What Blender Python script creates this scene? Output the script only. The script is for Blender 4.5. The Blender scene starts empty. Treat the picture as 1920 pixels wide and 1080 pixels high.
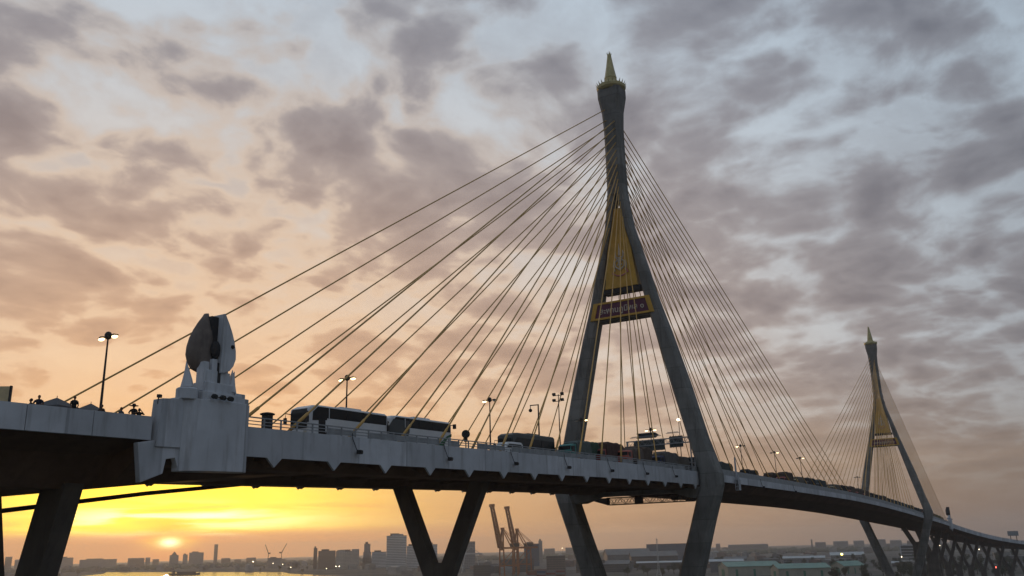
import bpy, bmesh, math, random
from mathutils import Vector, Matrix
random.seed(7)
SC = bpy.context.scene
COL = SC.collection
# ------------------------------------------------------------------ camera
# origin: eye level; x runs along the bridge (near tower at 0, far tower at 326), ground at -40
cam_d = bpy.data.cameras.new("camera"); cam = bpy.data.objects.new("camera", cam_d); COL.objects.link(cam)
Rr = Vector((0.51529, -0.85667, -0.02438)); Ru = Vector((-0.22964, -0.16543, 0.95911)); Rf = Vector((0.82568, 0.48862, 0.28197))
m = Matrix.Identity(4)
for i in range(3):
    m[i][0] = Rr[i]; m[i][1] = Ru[i]; m[i][2] = -Rf[i]; m[i][3] = (-167.19, -71.43, 0.0)[i]
cam.matrix_world = m
cam_d.sensor_width = 36; cam_d.lens = 1659.4 / 1920 * 36
cam_d.clip_start = 0.5; cam_d.clip_end = 40000
SC.camera = cam
SC.view_settings.view_transform = 'Standard'; SC.view_settings.look = 'None'
SC.view_settings.exposure = 0; SC.view_settings.gamma = 1; SC.view_settings.use_curve_mapping = False
SC.cycles.max_bounces = 6; SC.cycles.diffuse_bounces = 3; SC.cycles.volume_bounces = 1
SUN = Vector((0.6237, 0.7815, 0.0136)).normalized()

# ------------------------------------------------------------------ node helpers
class NT:
    def __init__(s, tree): s.t = tree; s.n = tree.nodes; s.l = tree.links
    def put(s, sock, v):
        if isinstance(v, bpy.types.NodeSocket): s.l.new(v, sock)
        else: sock.default_value = v
    def math(s, op, a, b=0.0, c=0.0, clamp=False):
        n = s.n.new('ShaderNodeMath'); n.operation = op; n.use_clamp = clamp
        s.put(n.inputs[0], a); s.put(n.inputs[1], b); s.put(n.inputs[2], c)
        return n.outputs[0]
    def add(s, a, b): return s.math('ADD', a, b)
    def sub(s, a, b): return s.math('SUBTRACT', a, b)
    def mul(s, a, b): return s.math('MULTIPLY', a, b)
    def div(s, a, b): return s.math('DIVIDE', a, b)
    def smooth(s, x, a, b, lo=0.0, hi=1.0):
        n = s.n.new('ShaderNodeMapRange'); n.interpolation_type = 'SMOOTHSTEP'
        s.put(n.inputs['Value'], x); n.inputs['From Min'].default_value = a; n.inputs['From Max'].default_value = b
        n.inputs['To Min'].default_value = lo; n.inputs['To Max'].default_value = hi
        return n.outputs[0]
    def gauss(s, x, c, w):       # exp(-((x-c)/w)^2)
        d = s.div(s.sub(x, c), w)
        return s.math('EXPONENT', s.mul(s.mul(d, d), -1.0))
    def mix(s, f, a, b, mode='MIX'):
        n = s.n.new('ShaderNodeMix'); n.data_type = 'RGBA'; n.blend_type = mode; n.clamp_factor = True
        s.put(n.inputs[0], f)
        for sock, v in ((n.inputs[6], a), (n.inputs[7], b)):
            if isinstance(v, tuple): sock.default_value = (*v, 1) if len(v) == 3 else v
            else: s.put(sock, v)
        return n.outputs[2]
    def dot(s, a, v):
        n = s.n.new('ShaderNodeVectorMath'); n.operation = 'DOT_PRODUCT'; s.put(n.inputs[0], a); n.inputs[1].default_value = v
        return n.outputs['Value']
    def xyz(s, x, y, z=0.0):
        n = s.n.new('ShaderNodeCombineXYZ'); s.put(n.inputs[0], x); s.put(n.inputs[1], y); s.put(n.inputs[2], z); return n.outputs[0]
    def sep(s, v):
        n = s.n.new('ShaderNodeSeparateXYZ'); s.put(n.inputs[0], v); return n.outputs
    def noise(s, vec, scale, detail=4, rough=0.5, dist=0.0, out='Fac', lac=2.0):
        n = s.n.new('ShaderNodeTexNoise'); s.put(n.inputs['Vector'], vec); n.inputs['Scale'].default_value = scale
        n.inputs['Detail'].default_value = detail; n.inputs['Roughness'].default_value = rough; n.inputs['Distortion'].default_value = dist
        n.inputs['Lacunarity'].default_value = lac
        return n.outputs[out]
    def scale(s, col, f): return s.mix(1.0, col, s.rgb(f), 'MULTIPLY')
    def rgb(s, f):
        n = s.n.new('ShaderNodeCombineColor'); 
        for i in range(3): s.put(n.inputs[i], f)
        return n.outputs[0]

# ------------------------------------------------------------------ sky
def make_world():
    w = bpy.data.worlds.new("World"); SC.world = w; w.use_nodes = True
    t = NT(w.node_tree); w.node_tree.nodes.clear()
    d = w.node_tree.nodes.new('ShaderNodeTexCoord').outputs['Generated']
    dx, dy, dzr = t.sep(d)
    z = t.math('MAXIMUM', dzr, 0.0)
    cosA = t.dot(d, SUN)
    ang = t.math('ARCCOSINE', t.math('MINIMUM', cosA, 0.99999))
    h = Vector((SUN.x, SUN.y, 0)).normalized()
    s = t.dot(d, (h.y, -h.x, 0))                 # + to the right of the sun
    front = t.dot(d, h)
    # cloud plane
    k = t.add(z, 0.22)
    p = t.xyz(t.div(dx, k), t.div(dy, k), 0.0)
    wv = t.noise(p, 2.2, 3, 0.5, 0.0, 'Color')
    wm = w.node_tree.nodes.new('ShaderNodeVectorMath'); wm.operation = 'MULTIPLY_ADD'; t.put(wm.inputs[0], wv); wm.inputs[1].default_value = (0.20, 0.20, 0); t.put(wm.inputs[2], p)
    pw = wm.outputs[0]
    n_big = t.noise(p, 1.7, 3, 0.5, 0.0)
    n_mid = t.noise(pw, 5.0, 8, 0.6, 0.0)
    n_fine = t.noise(pw, 19.0, 5, 0.6, 0.0)
    vo = w.node_tree.nodes.new('ShaderNodeTexVoronoi'); vo.feature = 'SMOOTH_F1'; vo.inputs['Scale'].default_value = 6.6; vo.inputs['Smoothness'].default_value = 0.5
    vo.inputs['Detail'].default_value = 2.0; vo.inputs['Roughness'].default_value = 0.5; t.put(vo.inputs['Vector'], pw)
    puff = t.math('SUBTRACT', 0.95, t.mul(vo.outputs['Distance'], 1.0))
    body = t.add(t.sub(t.add(t.mul(n_big, 0.62), t.mul(n_mid, 0.46)), 0.10), t.add(t.mul(n_fine, 0.12), t.mul(puff, 0.30)))
    dens = t.smooth(body, 0.355, 0.56)
    dens = t.math('MAXIMUM', dens, t.mul(t.smooth(t.noise(pw, 3.1, 7, 0.62, 0.0), 0.36, 0.62), 0.42))
    core = t.smooth(body, 0.50, 0.72)
    def g2(a, b): return t.math('EXPONENT', t.mul(t.add(t.math('POWER', t.div(s, a), 2.0), t.math('POWER', t.div(z, b), 2.0)), -1.0))
    fr = t.smooth(front, 0.0, 0.5)
    warm = t.mul(g2(0.52, 0.33), fr); warm2 = t.mul(g2(0.62, 0.40), fr)
    # clear gaps and clouds
    gap = t.mix(warm2, (0.46, 0.575, 0.69), (0.72, 0.64, 0.55))
    gap = t.mix(warm, gap, (0.96, 0.58, 0.27))
    cl = t.mix(warm2, (0.245, 0.275, 0.33), (0.40, 0.345, 0.33))
    cl = t.mix(warm, cl, (0.86, 0.475, 0.215))
    core_c = t.mix(warm2, (0.16, 0.18, 0.225), (0.265, 0.235, 0.24))
    core_c = t.mix(warm, core_c, (0.70, 0.385, 0.19))
    c = t.mix(dens, gap, cl)
    c = t.mix(core, c, core_c)
    # lit rims
    rim = t.mul(t.mul(t.gauss(body, 0.47, 0.045), t.smooth(ang, 0.75, 0.3)), 0.28)
    c = t.mix(rim, c, (1.0, 0.72, 0.46))
    # air near the horizon: pinkish brown away from the sun, orange beside it
    low = t.mix(warm2, (0.15, 0.145, 0.153), (0.43, 0.285, 0.19))
    low = t.mix(warm, low, (0.80, 0.42, 0.155))
    lowf = t.smooth(z, 0.20, 0.015, 0.0, 0.94)
    streak = t.noise(t.xyz(t.mul(s, 4.0), t.mul(z, 42.0), t.mul(front, 1.0)), 1.0, 5, 0.55, 0.4)
    low = t.mix(t.mul(t.smooth(streak, 0.48, 0.68), 0.45), low, t.mix(warm2, (0.28, 0.20, 0.16), (0.93, 0.56, 0.27)))
    c = t.mix(lowf, c, low)
    # the bright break in the cloud above the sun
    s2 = t.noise(t.xyz(t.mul(s, 7.0), t.mul(z, 75.0), 3.3), 1.0, 5, 0.5, 0.6)
    band = t.mul(t.gauss(s, -0.015, 0.175), t.mul(t.smooth(z, 0.018, 0.030), t.smooth(z, 0.115, 0.055)))
    band = t.mul(band, t.smooth(s2, 0.22, 0.52, 0.45, 1.0))
    c = t.mix(t.mul(band, 1.3), c, (1.9, 1.28, 0.09))
    hot = t.mul(t.mul(t.gauss(s, 0.005, 0.10), t.gauss(z, 0.036, 0.012)), t.smooth(s2, 0.40, 0.60))
    c = t.mix(hot, c, (2.6, 2.3, 1.3))
    veil = t.mul(t.smooth(z, 0.024, 0.010), t.gauss(s, 0.0, 0.33))
    c = t.mix(t.mul(veil, 0.85), c, (0.95, 0.40, 0.10))
    # the sun, flattened by cloud
    e = t.add(t.math('POWER', t.div(t.sub(s, 0.0), 0.0075), 2.0), t.math('POWER', t.div(t.sub(z, 0.0136), 0.0036), 2.0))
    glow = t.math('EXPONENT', t.mul(t.math('POWER', t.div(ang, 0.030), 2.0), -1.0))
    c = t.mix(t.mul(t.mul(glow, 0.7), fr), c, (1.5, 0.50, 0.06))
    e2 = t.add(t.math('POWER', t.div(s, 0.022), 2.0), t.math('POWER', t.div(t.sub(z, 0.0136), 0.0065), 2.0))
    c = t.mix(t.mul(t.math('EXPONENT', t.mul(e2, -1.0)), fr), c, (1.9, 1.15, 0.10))
    c = t.mix(t.mul(t.math('EXPONENT', t.mul(e, -0.8)), fr), c, (4.0, 3.6, 1.9))
    # dusk side behind the viewer, heavier cloud to the far right
    c = t.mix(t.smooth(front, 0.55, -0.4), c, t.mix(1.0, c, (0.70, 0.74, 0.79), 'MULTIPLY'))
    c = t.scale(c, t.mul(t.smooth(s, 0.45, 0.95, 1.0, 0.72), 1.0))
    # below the horizon
    c = t.mix(t.smooth(dzr, -0.002, -0.05), c, (0.05, 0.045, 0.04))
    sky = w.node_tree.nodes.new('ShaderNodeTexSky'); sky.sky_type = 'NISHITA'; sky.sun_disc = False
    sky.sun_elevation = math.asin(SUN.z); sky.sun_rotation = math.atan2(SUN.x, SUN.y)
    b1 = w.node_tree.nodes.new('ShaderNodeBackground'); t.put(b1.inputs[0], sky.outputs[0]); b1.inputs[1].default_value = 0.015
    b2 = w.node_tree.nodes.new('ShaderNodeBackground'); t.put(b2.inputs[0], c); b2.inputs[1].default_value = 1.0
    ad = w.node_tree.nodes.new('ShaderNodeAddShader'); t.l.new(b1.outputs[0], ad.inputs[0]); t.l.new(b2.outputs[0], ad.inputs[1])
    o = w.node_tree.nodes.new('ShaderNodeOutputWorld'); t.l.new(ad.outputs[0], o.inputs[0])
make_world()
sl = bpy.data.lights.new("sun", 'SUN'); sl.energy = 0.7; sl.angle = math.radians(0.6); sl.color = (1.0, 0.56, 0.24)
so = bpy.data.objects.new("sun", sl); COL.objects.link(so); so.rotation_euler = (-SUN).to_track_quat('-Z', 'Y').to_euler()

# ------------------------------------------------------------------ materials
MATS = {}
def mat(name, col, rough=0.75, metal=0.0, var=0.12, scale=0.6, streak=0.0, bump=0.0, spec=0.3, dirt=None, coord='Object', bands=None, joints=None):
    if name in MATS: return MATS[name]
    mt = bpy.data.materials.new(name); mt.use_nodes = True; t = NT(mt.node_tree)
    b = mt.node_tree.nodes['Principled BSDF']
    tc = mt.node_tree.nodes.new('ShaderNodeTexCoord').outputs[coord]
    n = t.noise(tc, scale, 6, 0.6)
    f = t.smooth(n, 0.3, 0.7, 1 - var, 1 + var)
    c = t.scale((*col, 1), f) if True else None
    if streak:
        x, y, z = t.sep(tc)
        st = t.noise(t.xyz(t.mul(x, 0.8), t.mul(y, 0.8), t.mul(z, 0.10)), 1.3, 6, 0.68)
        c = t.mix(t.mul(t.smooth(st, 0.48, 0.72), streak), c, tuple(v * 0.45 for v in (dirt or col)))
    if joints:  # (axis, spacing, share): casting joints, each lift a slightly different tone
        a_ = t.sep(tc)[joints[0]]; q = t.div(a_, joints[1]); fl = t.math('FLOOR', q)
        wn = mt.node_tree.nodes.new('ShaderNodeTexWhiteNoise'); wn.noise_dimensions = '1D'; t.put(wn.inputs['W'], fl)
        c = t.scale(c, t.smooth(wn.outputs['Value'], 0, 1, 0.88, 1.1))
        c = t.mix(t.mul(t.math('LESS_THAN', t.math('FRACT', q), joints[2]), 0.5), c, tuple(v * 0.5 for v in col))
    if bands:   # (spacing, share, colour): storey bands along z
        x, y, z = t.sep(tc)
        q = t.math('FRACT', t.div(z, bands[0]))
        g = t.math('FRACT', t.div(t.add(x, y), bands[3])) if len(bands) > 3 else None
        msk = t.math('LESS_THAN', q, bands[1])
        if g is not None: msk = t.mul(msk, t.math('GREATER_THAN', g, 0.22))
        c = t.mix(msk, c, bands[2])
    t.put(b.inputs['Base Color'], c)
    b.inputs['Roughness'].default_value = rough; b.inputs['Metallic'].default_value = metal
    b.inputs['Specular IOR Level'].default_value = spec
    if bump:
        bn = mt.node_tree.nodes.new('ShaderNodeBump'); bn.inputs['Strength'].default_value = bump; bn.inputs['Distance'].default_value = 0.05
        t.put(bn.inputs['Height'], t.noise(tc, scale * 8, 5, 0.6)); t.l.new(bn.outputs[0], b.inputs['Normal'])
    MATS[name] = mt
    return mt
def emit(name, col, st):
    if name in MATS: return MATS[name]
    mt = bpy.data.materials.new(name); mt.use_nodes = True
    b = mt.node_tree.nodes['Principled BSDF']; b.inputs['Base Color'].default_value = (*col, 1)
    b.inputs['Emission Color'].default_value = (*col, 1); b.inputs['Emission Strength'].default_value = st
    MATS[name] = mt; return mt
def leaf(name, col):
    if name in MATS: return MATS[name]
    mt = bpy.data.materials.new(name); mt.use_nodes = True; t = NT(mt.node_tree)
    b = mt.node_tree.nodes['Principled BSDF']; b.inputs['Roughness'].default_value = 0.8
    tc = mt.node_tree.nodes.new('ShaderNodeTexCoord').outputs['Object']
    t.put(b.inputs['Base Color'], t.mix(t.noise(tc, 0.5, 4), tuple(v * 0.5 for v in col), tuple(v * 1.5 for v in col)))
    MATS[name] = mt; return mt
M_WHITE = mat('painted_concrete', (0.53, 0.55, 0.585), 0.7, var=0.1, scale=0.3, streak=0.42, joints=(0, 7.67, 0.03), dirt=(0.42, 0.40, 0.38), bump=0.15)
M_SHADED = mat('shaded_concrete', (0.20, 0.165, 0.145), 0.85, var=0.25, scale=0.5, streak=0.6, bump=0.2)  # bud shell concrete, darkened to paint in the shade on its turned-away side
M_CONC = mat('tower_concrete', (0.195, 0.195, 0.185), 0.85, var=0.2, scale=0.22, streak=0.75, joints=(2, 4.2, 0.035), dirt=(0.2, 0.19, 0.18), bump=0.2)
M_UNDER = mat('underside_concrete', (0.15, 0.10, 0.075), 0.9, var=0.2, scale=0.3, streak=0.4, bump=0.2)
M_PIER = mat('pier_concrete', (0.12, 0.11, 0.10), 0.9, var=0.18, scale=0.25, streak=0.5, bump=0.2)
M_ASPH = mat('asphalt', (0.05, 0.05, 0.052), 0.9, var=0.2, scale=0.8)
M_GOLD = mat('gold_panel', (0.62, 0.36, 0.06), 0.5, var=0.12, scale=0.5, streak=0.3, dirt=(0.6, 0.36, 0.06))
M_SPIRE = mat('spire_gilding', (0.52, 0.45, 0.22), 0.45, var=0.15, scale=0.9)
M_PLUM = mat('plum_plate', (0.12, 0.03, 0.065), 0.5)
M_SILVER = mat('emblem_silver', (0.62, 0.55, 0.45), 0.5)
M_PINK = mat('emblem_ribbon', (0.55, 0.20, 0.22), 0.6)
M_CABLE = mat('cable_sheath', (0.54, 0.32, 0.09), 0.55, var=0.1, scale=0.2)
M_STEEL = mat('galvanised_steel', (0.33, 0.34, 0.35), 0.5, metal=0.4)
M_DARK = mat('dark_metal', (0.03, 0.03, 0.032), 0.6)
M_RAIL = mat('grey_railing', (0.32, 0.335, 0.35), 0.6, var=0.15, scale=1.0)
M_BLACK = mat('black_rubber', (0.015, 0.015, 0.016), 0.9)
M_GLASS = mat('dark_glass', (0.010, 0.011, 0.012), 0.3, spec=0.22, var=0.02)
M_LAMP = emit('lit_lamp', (1.0, 0.70, 0.36), 4.5)
M_LAMPW = emit('lit_white_lamp', (1.0, 0.80, 0.52), 7.0)
M_LAMPY = emit('lit_yellow_lamp', (1.0, 0.80, 0.16), 10.0)
M_LAMPO = emit('lit_orange_lamp', (1.0, 0.55, 0.20), 12.0)
M_LAMPR = emit('lit_red_lamp', (1.0, 0.10, 0.06), 10.0)
M_LAMPOFF = mat('unlit_lamp_glass', (0.5, 0.47, 0.40), 0.3)

# ------------------------------------------------------------------ mesh builder
class MB:
    def __init__(s): s.v = []; s.f = []; s.m = []; s.cur = 0
    def addv(s, pts): i = len(s.v); s.v += [tuple(p) for p in pts]; return i
    def face(s, idx): s.f.append(tuple(idx)); s.m.append(s.cur)
    def box(s, c, size, rz=0.0, ry=0.0):
        hx, hy, hz = size[0] / 2, size[1] / 2, size[2] / 2
        R = Matrix.Rotation(rz, 3, 'Z') @ Matrix.Rotation(ry, 3, 'Y')
        P = [Vector(c) + R @ Vector((sx * hx, sy * hy, sz * hz)) for sz in (-1, 1) for sx, sy in ((-1, -1), (1, -1), (1, 1), (-1, 1))]
        s.hexa(P); return s
    def hexa(s, P):
        i = s.addv(P)
        for q in ((3, 2, 1, 0), (4, 5, 6, 7), (0, 1, 5, 4), (1, 2, 6, 5), (2, 3, 7, 6), (3, 0, 4, 7)): s.face([i + k for k in q])
    def loft(s, rings, cap=True):
        n = len(rings[0]); base = [s.addv(r) for r in rings]
        for a, b in zip(base, base[1:]):
            for k in range(n): s.face((a + k, a + (k + 1) % n, b + (k + 1) % n, b + k))
        if cap:
            s.face([base[0] + k for k in reversed(range(n))]); s.face([base[-1] + k for k in range(n)])
        return s
    def tube(s, pts, r, n=8, cap=True):
        pts = [Vector(p) for p in pts]; rs = r if isinstance(r, (list, tuple)) else [r] * len(pts)
        rings = []
        ref = None
        for i, p in enumerate(pts):
            d = (pts[min(i + 1, len(pts) - 1)] - pts[max(i - 1, 0)]).normalized()
            if ref is None or abs(ref.dot(d)) > 0.95: ref = Vector((0, 0, 1)) if abs(d.z) < 0.9 else Vector((1, 0, 0))
            a = d.cross(ref).normalized(); b = d.cross(a)
            rings.append([p + (a * math.cos(2 * math.pi * k / n) + b * math.sin(2 * math.pi * k / n)) * rs[i] for k in range(n)])
        return s.loft(rings, cap)
    def lathe(s, prof, c=(0, 0, 0), n=16, axis='z', a0=0.0):
        rings = []
        for r, z in prof:
            ring = []
            for k in range(n):
                a = a0 + 2 * math.pi * k / n
                q = (r * math.cos(a), r * math.sin(a), z) if axis == 'z' else ((r * math.cos(a), z, r * math.sin(a)) if axis == 'y' else (z, r * math.cos(a), r * math.sin(a)))
                ring.append(Vector(c) + Vector(q))
            rings.append(ring)
        return s.loft(rings)
    def prism(s, poly, a, b, plane='xz'):
        def P(u, v, w): return {'xz': (u, w, v), 'yz': (w, u, v), 'xy': (u, v, w)}[plane]
        n = len(poly); i = s.addv([P(u, v, a) for u, v in poly]); j = s.addv([P(u, v, b) for u, v in poly])
        for k in range(n): s.face((i + k, i + (k + 1) % n, j + (k + 1) % n, j + k))
        s.face([i + k for k in reversed(range(n))]); s.face([j + k for k in range(n)])
        return s
    def ball(s, c, r, n=8, sc=(1, 1, 1)):
        rings = []
        for a in range(1, n):
            t = math.pi * a / n
            rings.append([Vector(c) + Vector((r * sc[0] * math.sin(t) * math.cos(2 * math.pi * k / (2 * n)), r * sc[1] * math.sin(t) * math.sin(2 * math.pi * k / (2 * n)), -r * sc[2] * math.cos(t))) for k in range(2 * n)])
        return s.loft(rings)
    def build(s, name, mats, parent=None, smooth=False, bevel=0.0):
        me = bpy.data.meshes.new(name); me.from_pydata(s.v, [], s.f)
        for mm in (mats if isinstance(mats, (list, tuple)) else [mats]): me.materials.append(mm)
        me.polygons.foreach_set('material_index', s.m)
        bm = bmesh.new(); bm.from_mesh(me); bmesh.ops.recalc_face_normals(bm, faces=bm.faces); bm.to_mesh(me); bm.free()
        if smooth: me.polygons.foreach_set('use_smooth', [True] * len(me.polygons))
        o = bpy.data.objects.new(name, me); COL.objects.link(o)
        if parent: o.parent = parent
        if bevel:
            bv = o.modifiers.new('bevel', 'BEVEL'); bv.width = bevel; bv.segments = 2; bv.limit_method = 'ANGLE'
        return o
def empty(name, loc=(0, 0, 0), rz=0.0, parent=None):
    o = bpy.data.objects.new(name, None); COL.objects.link(o); o.location = loc; o.rotation_euler = (0, 0, rz); o.empty_display_size = 0.5
    if parent: o.parent = parent
    return o
def tag(o, label, cat, group=None, kind=None):
    o['label'] = label; o['category'] = cat
    if group: o['group'] = group
    if kind: o['kind'] = kind
    return o
def structure(o): o['kind'] = 'structure'; return o
CH = {}
def copy_tree(o, parent=None):
    c = o.copy(); COL.objects.link(c)
    if parent: c.parent = parent
    for ch in list(o.children): copy_tree(ch, c)
    return c

# ------------------------------------------------------------------ bridge geometry
ZT = [(-330, 6.2), (-220, 8.3), (-135, 10.0), (-114, 10.45), (-98, 10.85), (-84, 11.2), (-58, 12.0), (-30, 12.75), (0, 13.25), (40, 13.55), (90, 13.8), (147, 13.9), (205, 13.3),
      (264, 12.1), (336, 10.4), (400, 8.9), (450, 7.4), (500, 5.0), (550, 1.9), (600, -1.3), (650, -4.3), (700, -6.9), (800, -10.6), (900, -13.8), (1100, -19.5), (1500, -30.0)]
def top(s):          # top edge of the white fascia, smoothed
    def li(x):
        for (a, za), (b, zb) in zip(ZT, ZT[1:]):
            if x <= b: return za + (zb - za) * (x - a) / (b - a)
        return ZT[-1][1]
    return sum(li(s + o) for o in (-16, -8, 0, 8, 16)) / 5
def centre(s):
    if s <= 430: return Vector((s, 0, 0)), 0.0
    a = min((s - 430) / 900.0, 0.75)
    e = (s - 430) - a * 900.0
    p = Vector((430 + 900 * math.sin(a), -900 * (1 - math.cos(a)), 0)) + Vector((math.cos(a), -math.sin(a), 0)) * e
    return p, -a
def at(s, y, dz=0.0):
    p, h = centre(s)
    return p + Vector((-math.sin(h) * y, math.cos(h) * y, top(s) + dz))
def sweep(mb, sec, ss, cap=True):
    return mb.loft([[at(s, y, z) for y, z in sec] for s in ss], cap)
def rng(a, b, n): return [a + (b - a) * i / n for i in range(n + 1)]
YE = 13.5
TOOTH = 7.67

bridge = empty('cable_stayed_bridge', (0, 0, 0))
tag(bridge, 'huge cable stayed bridge with two gold topped concrete towers and fans of yellow cables', 'bridge')
# deck slab with edge girders and box
ss = rng(-122.5, 450, 96)
mb = MB()
SEC_A = [(-13.3, -0.55), (-13.3, -2.35), (-11.2, -2.35), (-10.4, -3.25), (-7.6, -3.25), (-6.8, -2.2), (6.8, -2.2), (7.6, -3.25), (10.4, -3.25), (11.2, -2.35), (13.3, -2.35), (13.3, -0.55), (11.5, -0.30), (0, -0.1), (-11.5, -0.30)]
SEC_B = [(-13.3, -0.55), (-13.3, -1.35), (-12.2, -1.5), (-10.4, -2.9), (-7.6, -3.2), (-6.8, -3.2), (6.8, -3.2), (7.6, -3.2), (10.4, -2.9), (12.2, -1.5), (13.3, -1.35), (13.3, -0.55), (11.5, -0.30), (0, -0.1), (-11.5, -0.30)]
mb.loft([[at(s, y, z) for y, z in (SEC_A if s < 1 else SEC_B)] for s in sorted(rng(-122.5, 0.5, 22) + rng(1.5, 450, 76))])
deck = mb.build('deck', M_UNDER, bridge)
mb = MB(); sweep(mb, [(-11.4, -0.28), (0, -0.085), (11.4, -0.28), (11.4, -0.26), (0, -0.065), (-11.4, -0.26)], ss)
mb.build('road_surface', M_ASPH, deck)
mb = MB(); mb.loft([[at(x, y, z) for y, z in ((-9.5, -2.0), (-6.5, dz_), (6.5, dz_), (9.5, -2.0))] for x, dz_ in ((-122.4, -4.9), (-116, -4.3), (-108, -3.5), (-100, -3.1))]); mb.build('haunch_girder', M_UNDER, deck)
for sgn in (-1, 1):
    mb = MB()
    # white fascia: a band with pointed teeth at every floor beam; stops either side of the towers
    for a, b in ((-114.6, 451),):
        ks = [k for k in range(-20, 80)]
        xs = []
        for k in ks:
            x0 = -110.7 + TOOTH * k
            if a + 1.5 < x0 < -1.5:
                xs += [(x0 - 0.9, -2.5), (x0, -3.32), (x0 + 0.9, -2.5)]
        xs = [(a, -2.5)] + xs + [(0.9, -2.5), (1.0, -1.42)] + [(x, -1.42) for x in rng(8, b, 56)]
        yo, yi = sgn * YE, sgn * (YE - 0.22)
        for (x0, d0), (x1, d1) in zip(xs, xs[1:]):
            P = [at(x0, yi, d0), at(x1, yi, d1), at(x1, yo, d1), at(x0, yo, d0), at(x0, yi, 0), at(x1, yi, 0), at(x1, yo, 0), at(x0, yo, 0)]
            i = mb.addv(P)
            for q in ((0, 1, 2, 3), (4, 5, 6, 7), (3, 2, 6, 7), (0, 1, 5, 4)): mb.face([i + kk for kk in q])
    mb.build('fascia', M_WHITE, deck)
    # kerb plinth, posts and rails
    mb = MB(); mb.cur = 0
    y = sgn * 13.36
    n = int((450 + 114) / 2.0)
    for i in range(n + 1):
        x = -114.0 + i * 2.0
        p = at(x, y, 0); p[2] += 0.42
        mb.box(p, (0.12, 0.12, 0.86), centre(x)[1])
    st = rng(-114.4, 449.8, 160)
    for z0, z1, w in ((0.80, 0.90, 0.07), (0.50, 0.57, 0.05), (0.22, 0.29, 0.05)):
        sweep(mb, [(y - w, z0), (y + w, z0), (y + w, z1), (y - w, z1)], st)
    # infill panels on most bays, a few left open
    rnd = random.Random(3)
    i = 0
    while i < n:
        x = -114.0 + i * 2.0
        if x > 0: break
        openb = (x < -104.5) or (-83.2 < x < -79) or (rnd.random() < 0.16)
        if not openb:
            q = at(x + 1.0, y, 0); q[2] += 0.33 + rnd.uniform(0, .06)
            sl_ = (top(x + 2) - top(x)) / 2
            mb.box(q, (1.86, 0.04, 0.62 + rnd.uniform(-.06, .08)), centre(x)[1], -math.atan(sl_))
        i += 1
    sweep(mb, [(y - .06, 0.0), (y + .06, 0.0), (y + .06, 1.15), (y - .06, 1.15)], rng(2, 449.8, 56))
    mb.build('railing', M_RAIL, deck)
# floor beams (each one a part, its tips show below the fascia)
proto = None
for k in range(0, 15):
    x = -110.7 + TOOTH * k
    if x > 448: break
    if proto is None:
        mb = MB(); poly = [(-13.25, -0.9), (-13.25, -3.2), (-12.9, -3.28), (-11.2, -2.55), (11.2, -2.55), (12.9, -3.28), (13.25, -3.2), (13.25, -0.9)]
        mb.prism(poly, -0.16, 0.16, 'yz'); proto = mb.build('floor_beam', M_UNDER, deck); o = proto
    else:
        o = proto.copy(); COL.objects.link(o); o.parent = deck
    p, h = centre(x); o.location = (p.x, p.y, top(x) - 0.004); o.rotation_euler = (0, 0, h)
# little floodlights hung off the near fascia
mb = MB(); mb.tube([(0, -13.60, 0.35), (0.05, -13.62, -0.2), (0.5, -13.75, -1.2), (0.62, -13.85, -1.28)], 0.045, 6)
mb.box((0.72, -13.95, -1.45), (0.5, 0.42, 0.38), 0.2); mb.box((0.72, -14.2, -1.45), (0.36, 0.14, 0.26), 0.2)
fl0 = mb.build('fascia_floodlight', M_DARK, deck)
for i, x in enumerate([-100.7, -85.3, -70.8, -56.4, -42.1, -28.3, -15.0, 40.6, 70.2]):
    o = fl0 if i == 0 else fl0.copy()
    if i: COL.objects.link(o); o.parent = deck
    o.location = (x, 0, top(x))

# ---------------- towers
LEG = [  # z, outer y, inner y, half depth x
    (-40.5, 4.6, 0.02, 2.5), (-30, 4.6, 0.02, 2.45), (-20, 7.0, 3.1, 2.35), (-6, 12.1, 8.1, 2.2), (3, 15.0, 11.2, 2.1), (8.5, 16.9, 13.0, 2.05), (10.6, 17.55, 13.75, 2.0), (12.6, 17.55, 13.75, 2.0),
    (14.6, 17.0, 13.35, 1.95), (19.5, 15.45, 12.1, 1.9), (31, 12.6, 9.3, 1.85), (42, 9.55, 6.75, 1.75), (49, 7.4, 5.1, 1.7), (55, 5.9, 4.0, 1.7), (60.5, 4.4, 3.0, 1.7), (66, 2.95, 1.55, 1.7), (70, 2.35, 0.85, 1.7), (73.5, 2.05, 0.02, 1.7)]
COLM = [(73.3, 2.05, 1.75), (82, 1.95, 1.7), (89, 1.95, 1.7), (93.2, 2.15, 1.85), (95.2, 2.45, 2.15), (97.0, 2.7, 2.4), (98.9, 2.72, 2.42)]
def octo(y0, y1, dx, z, ch=0.45):
    c = min(ch, (y1 - y0) * 0.22)
    return [(-dx, y0 + c, z), (-dx + c, y0, z), (dx - c, y0, z), (dx, y0 + c, z), (dx, y1 - c, z), (dx - c, y1, z), (-dx + c, y1, z), (-dx, y1 - c, z)]
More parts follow.
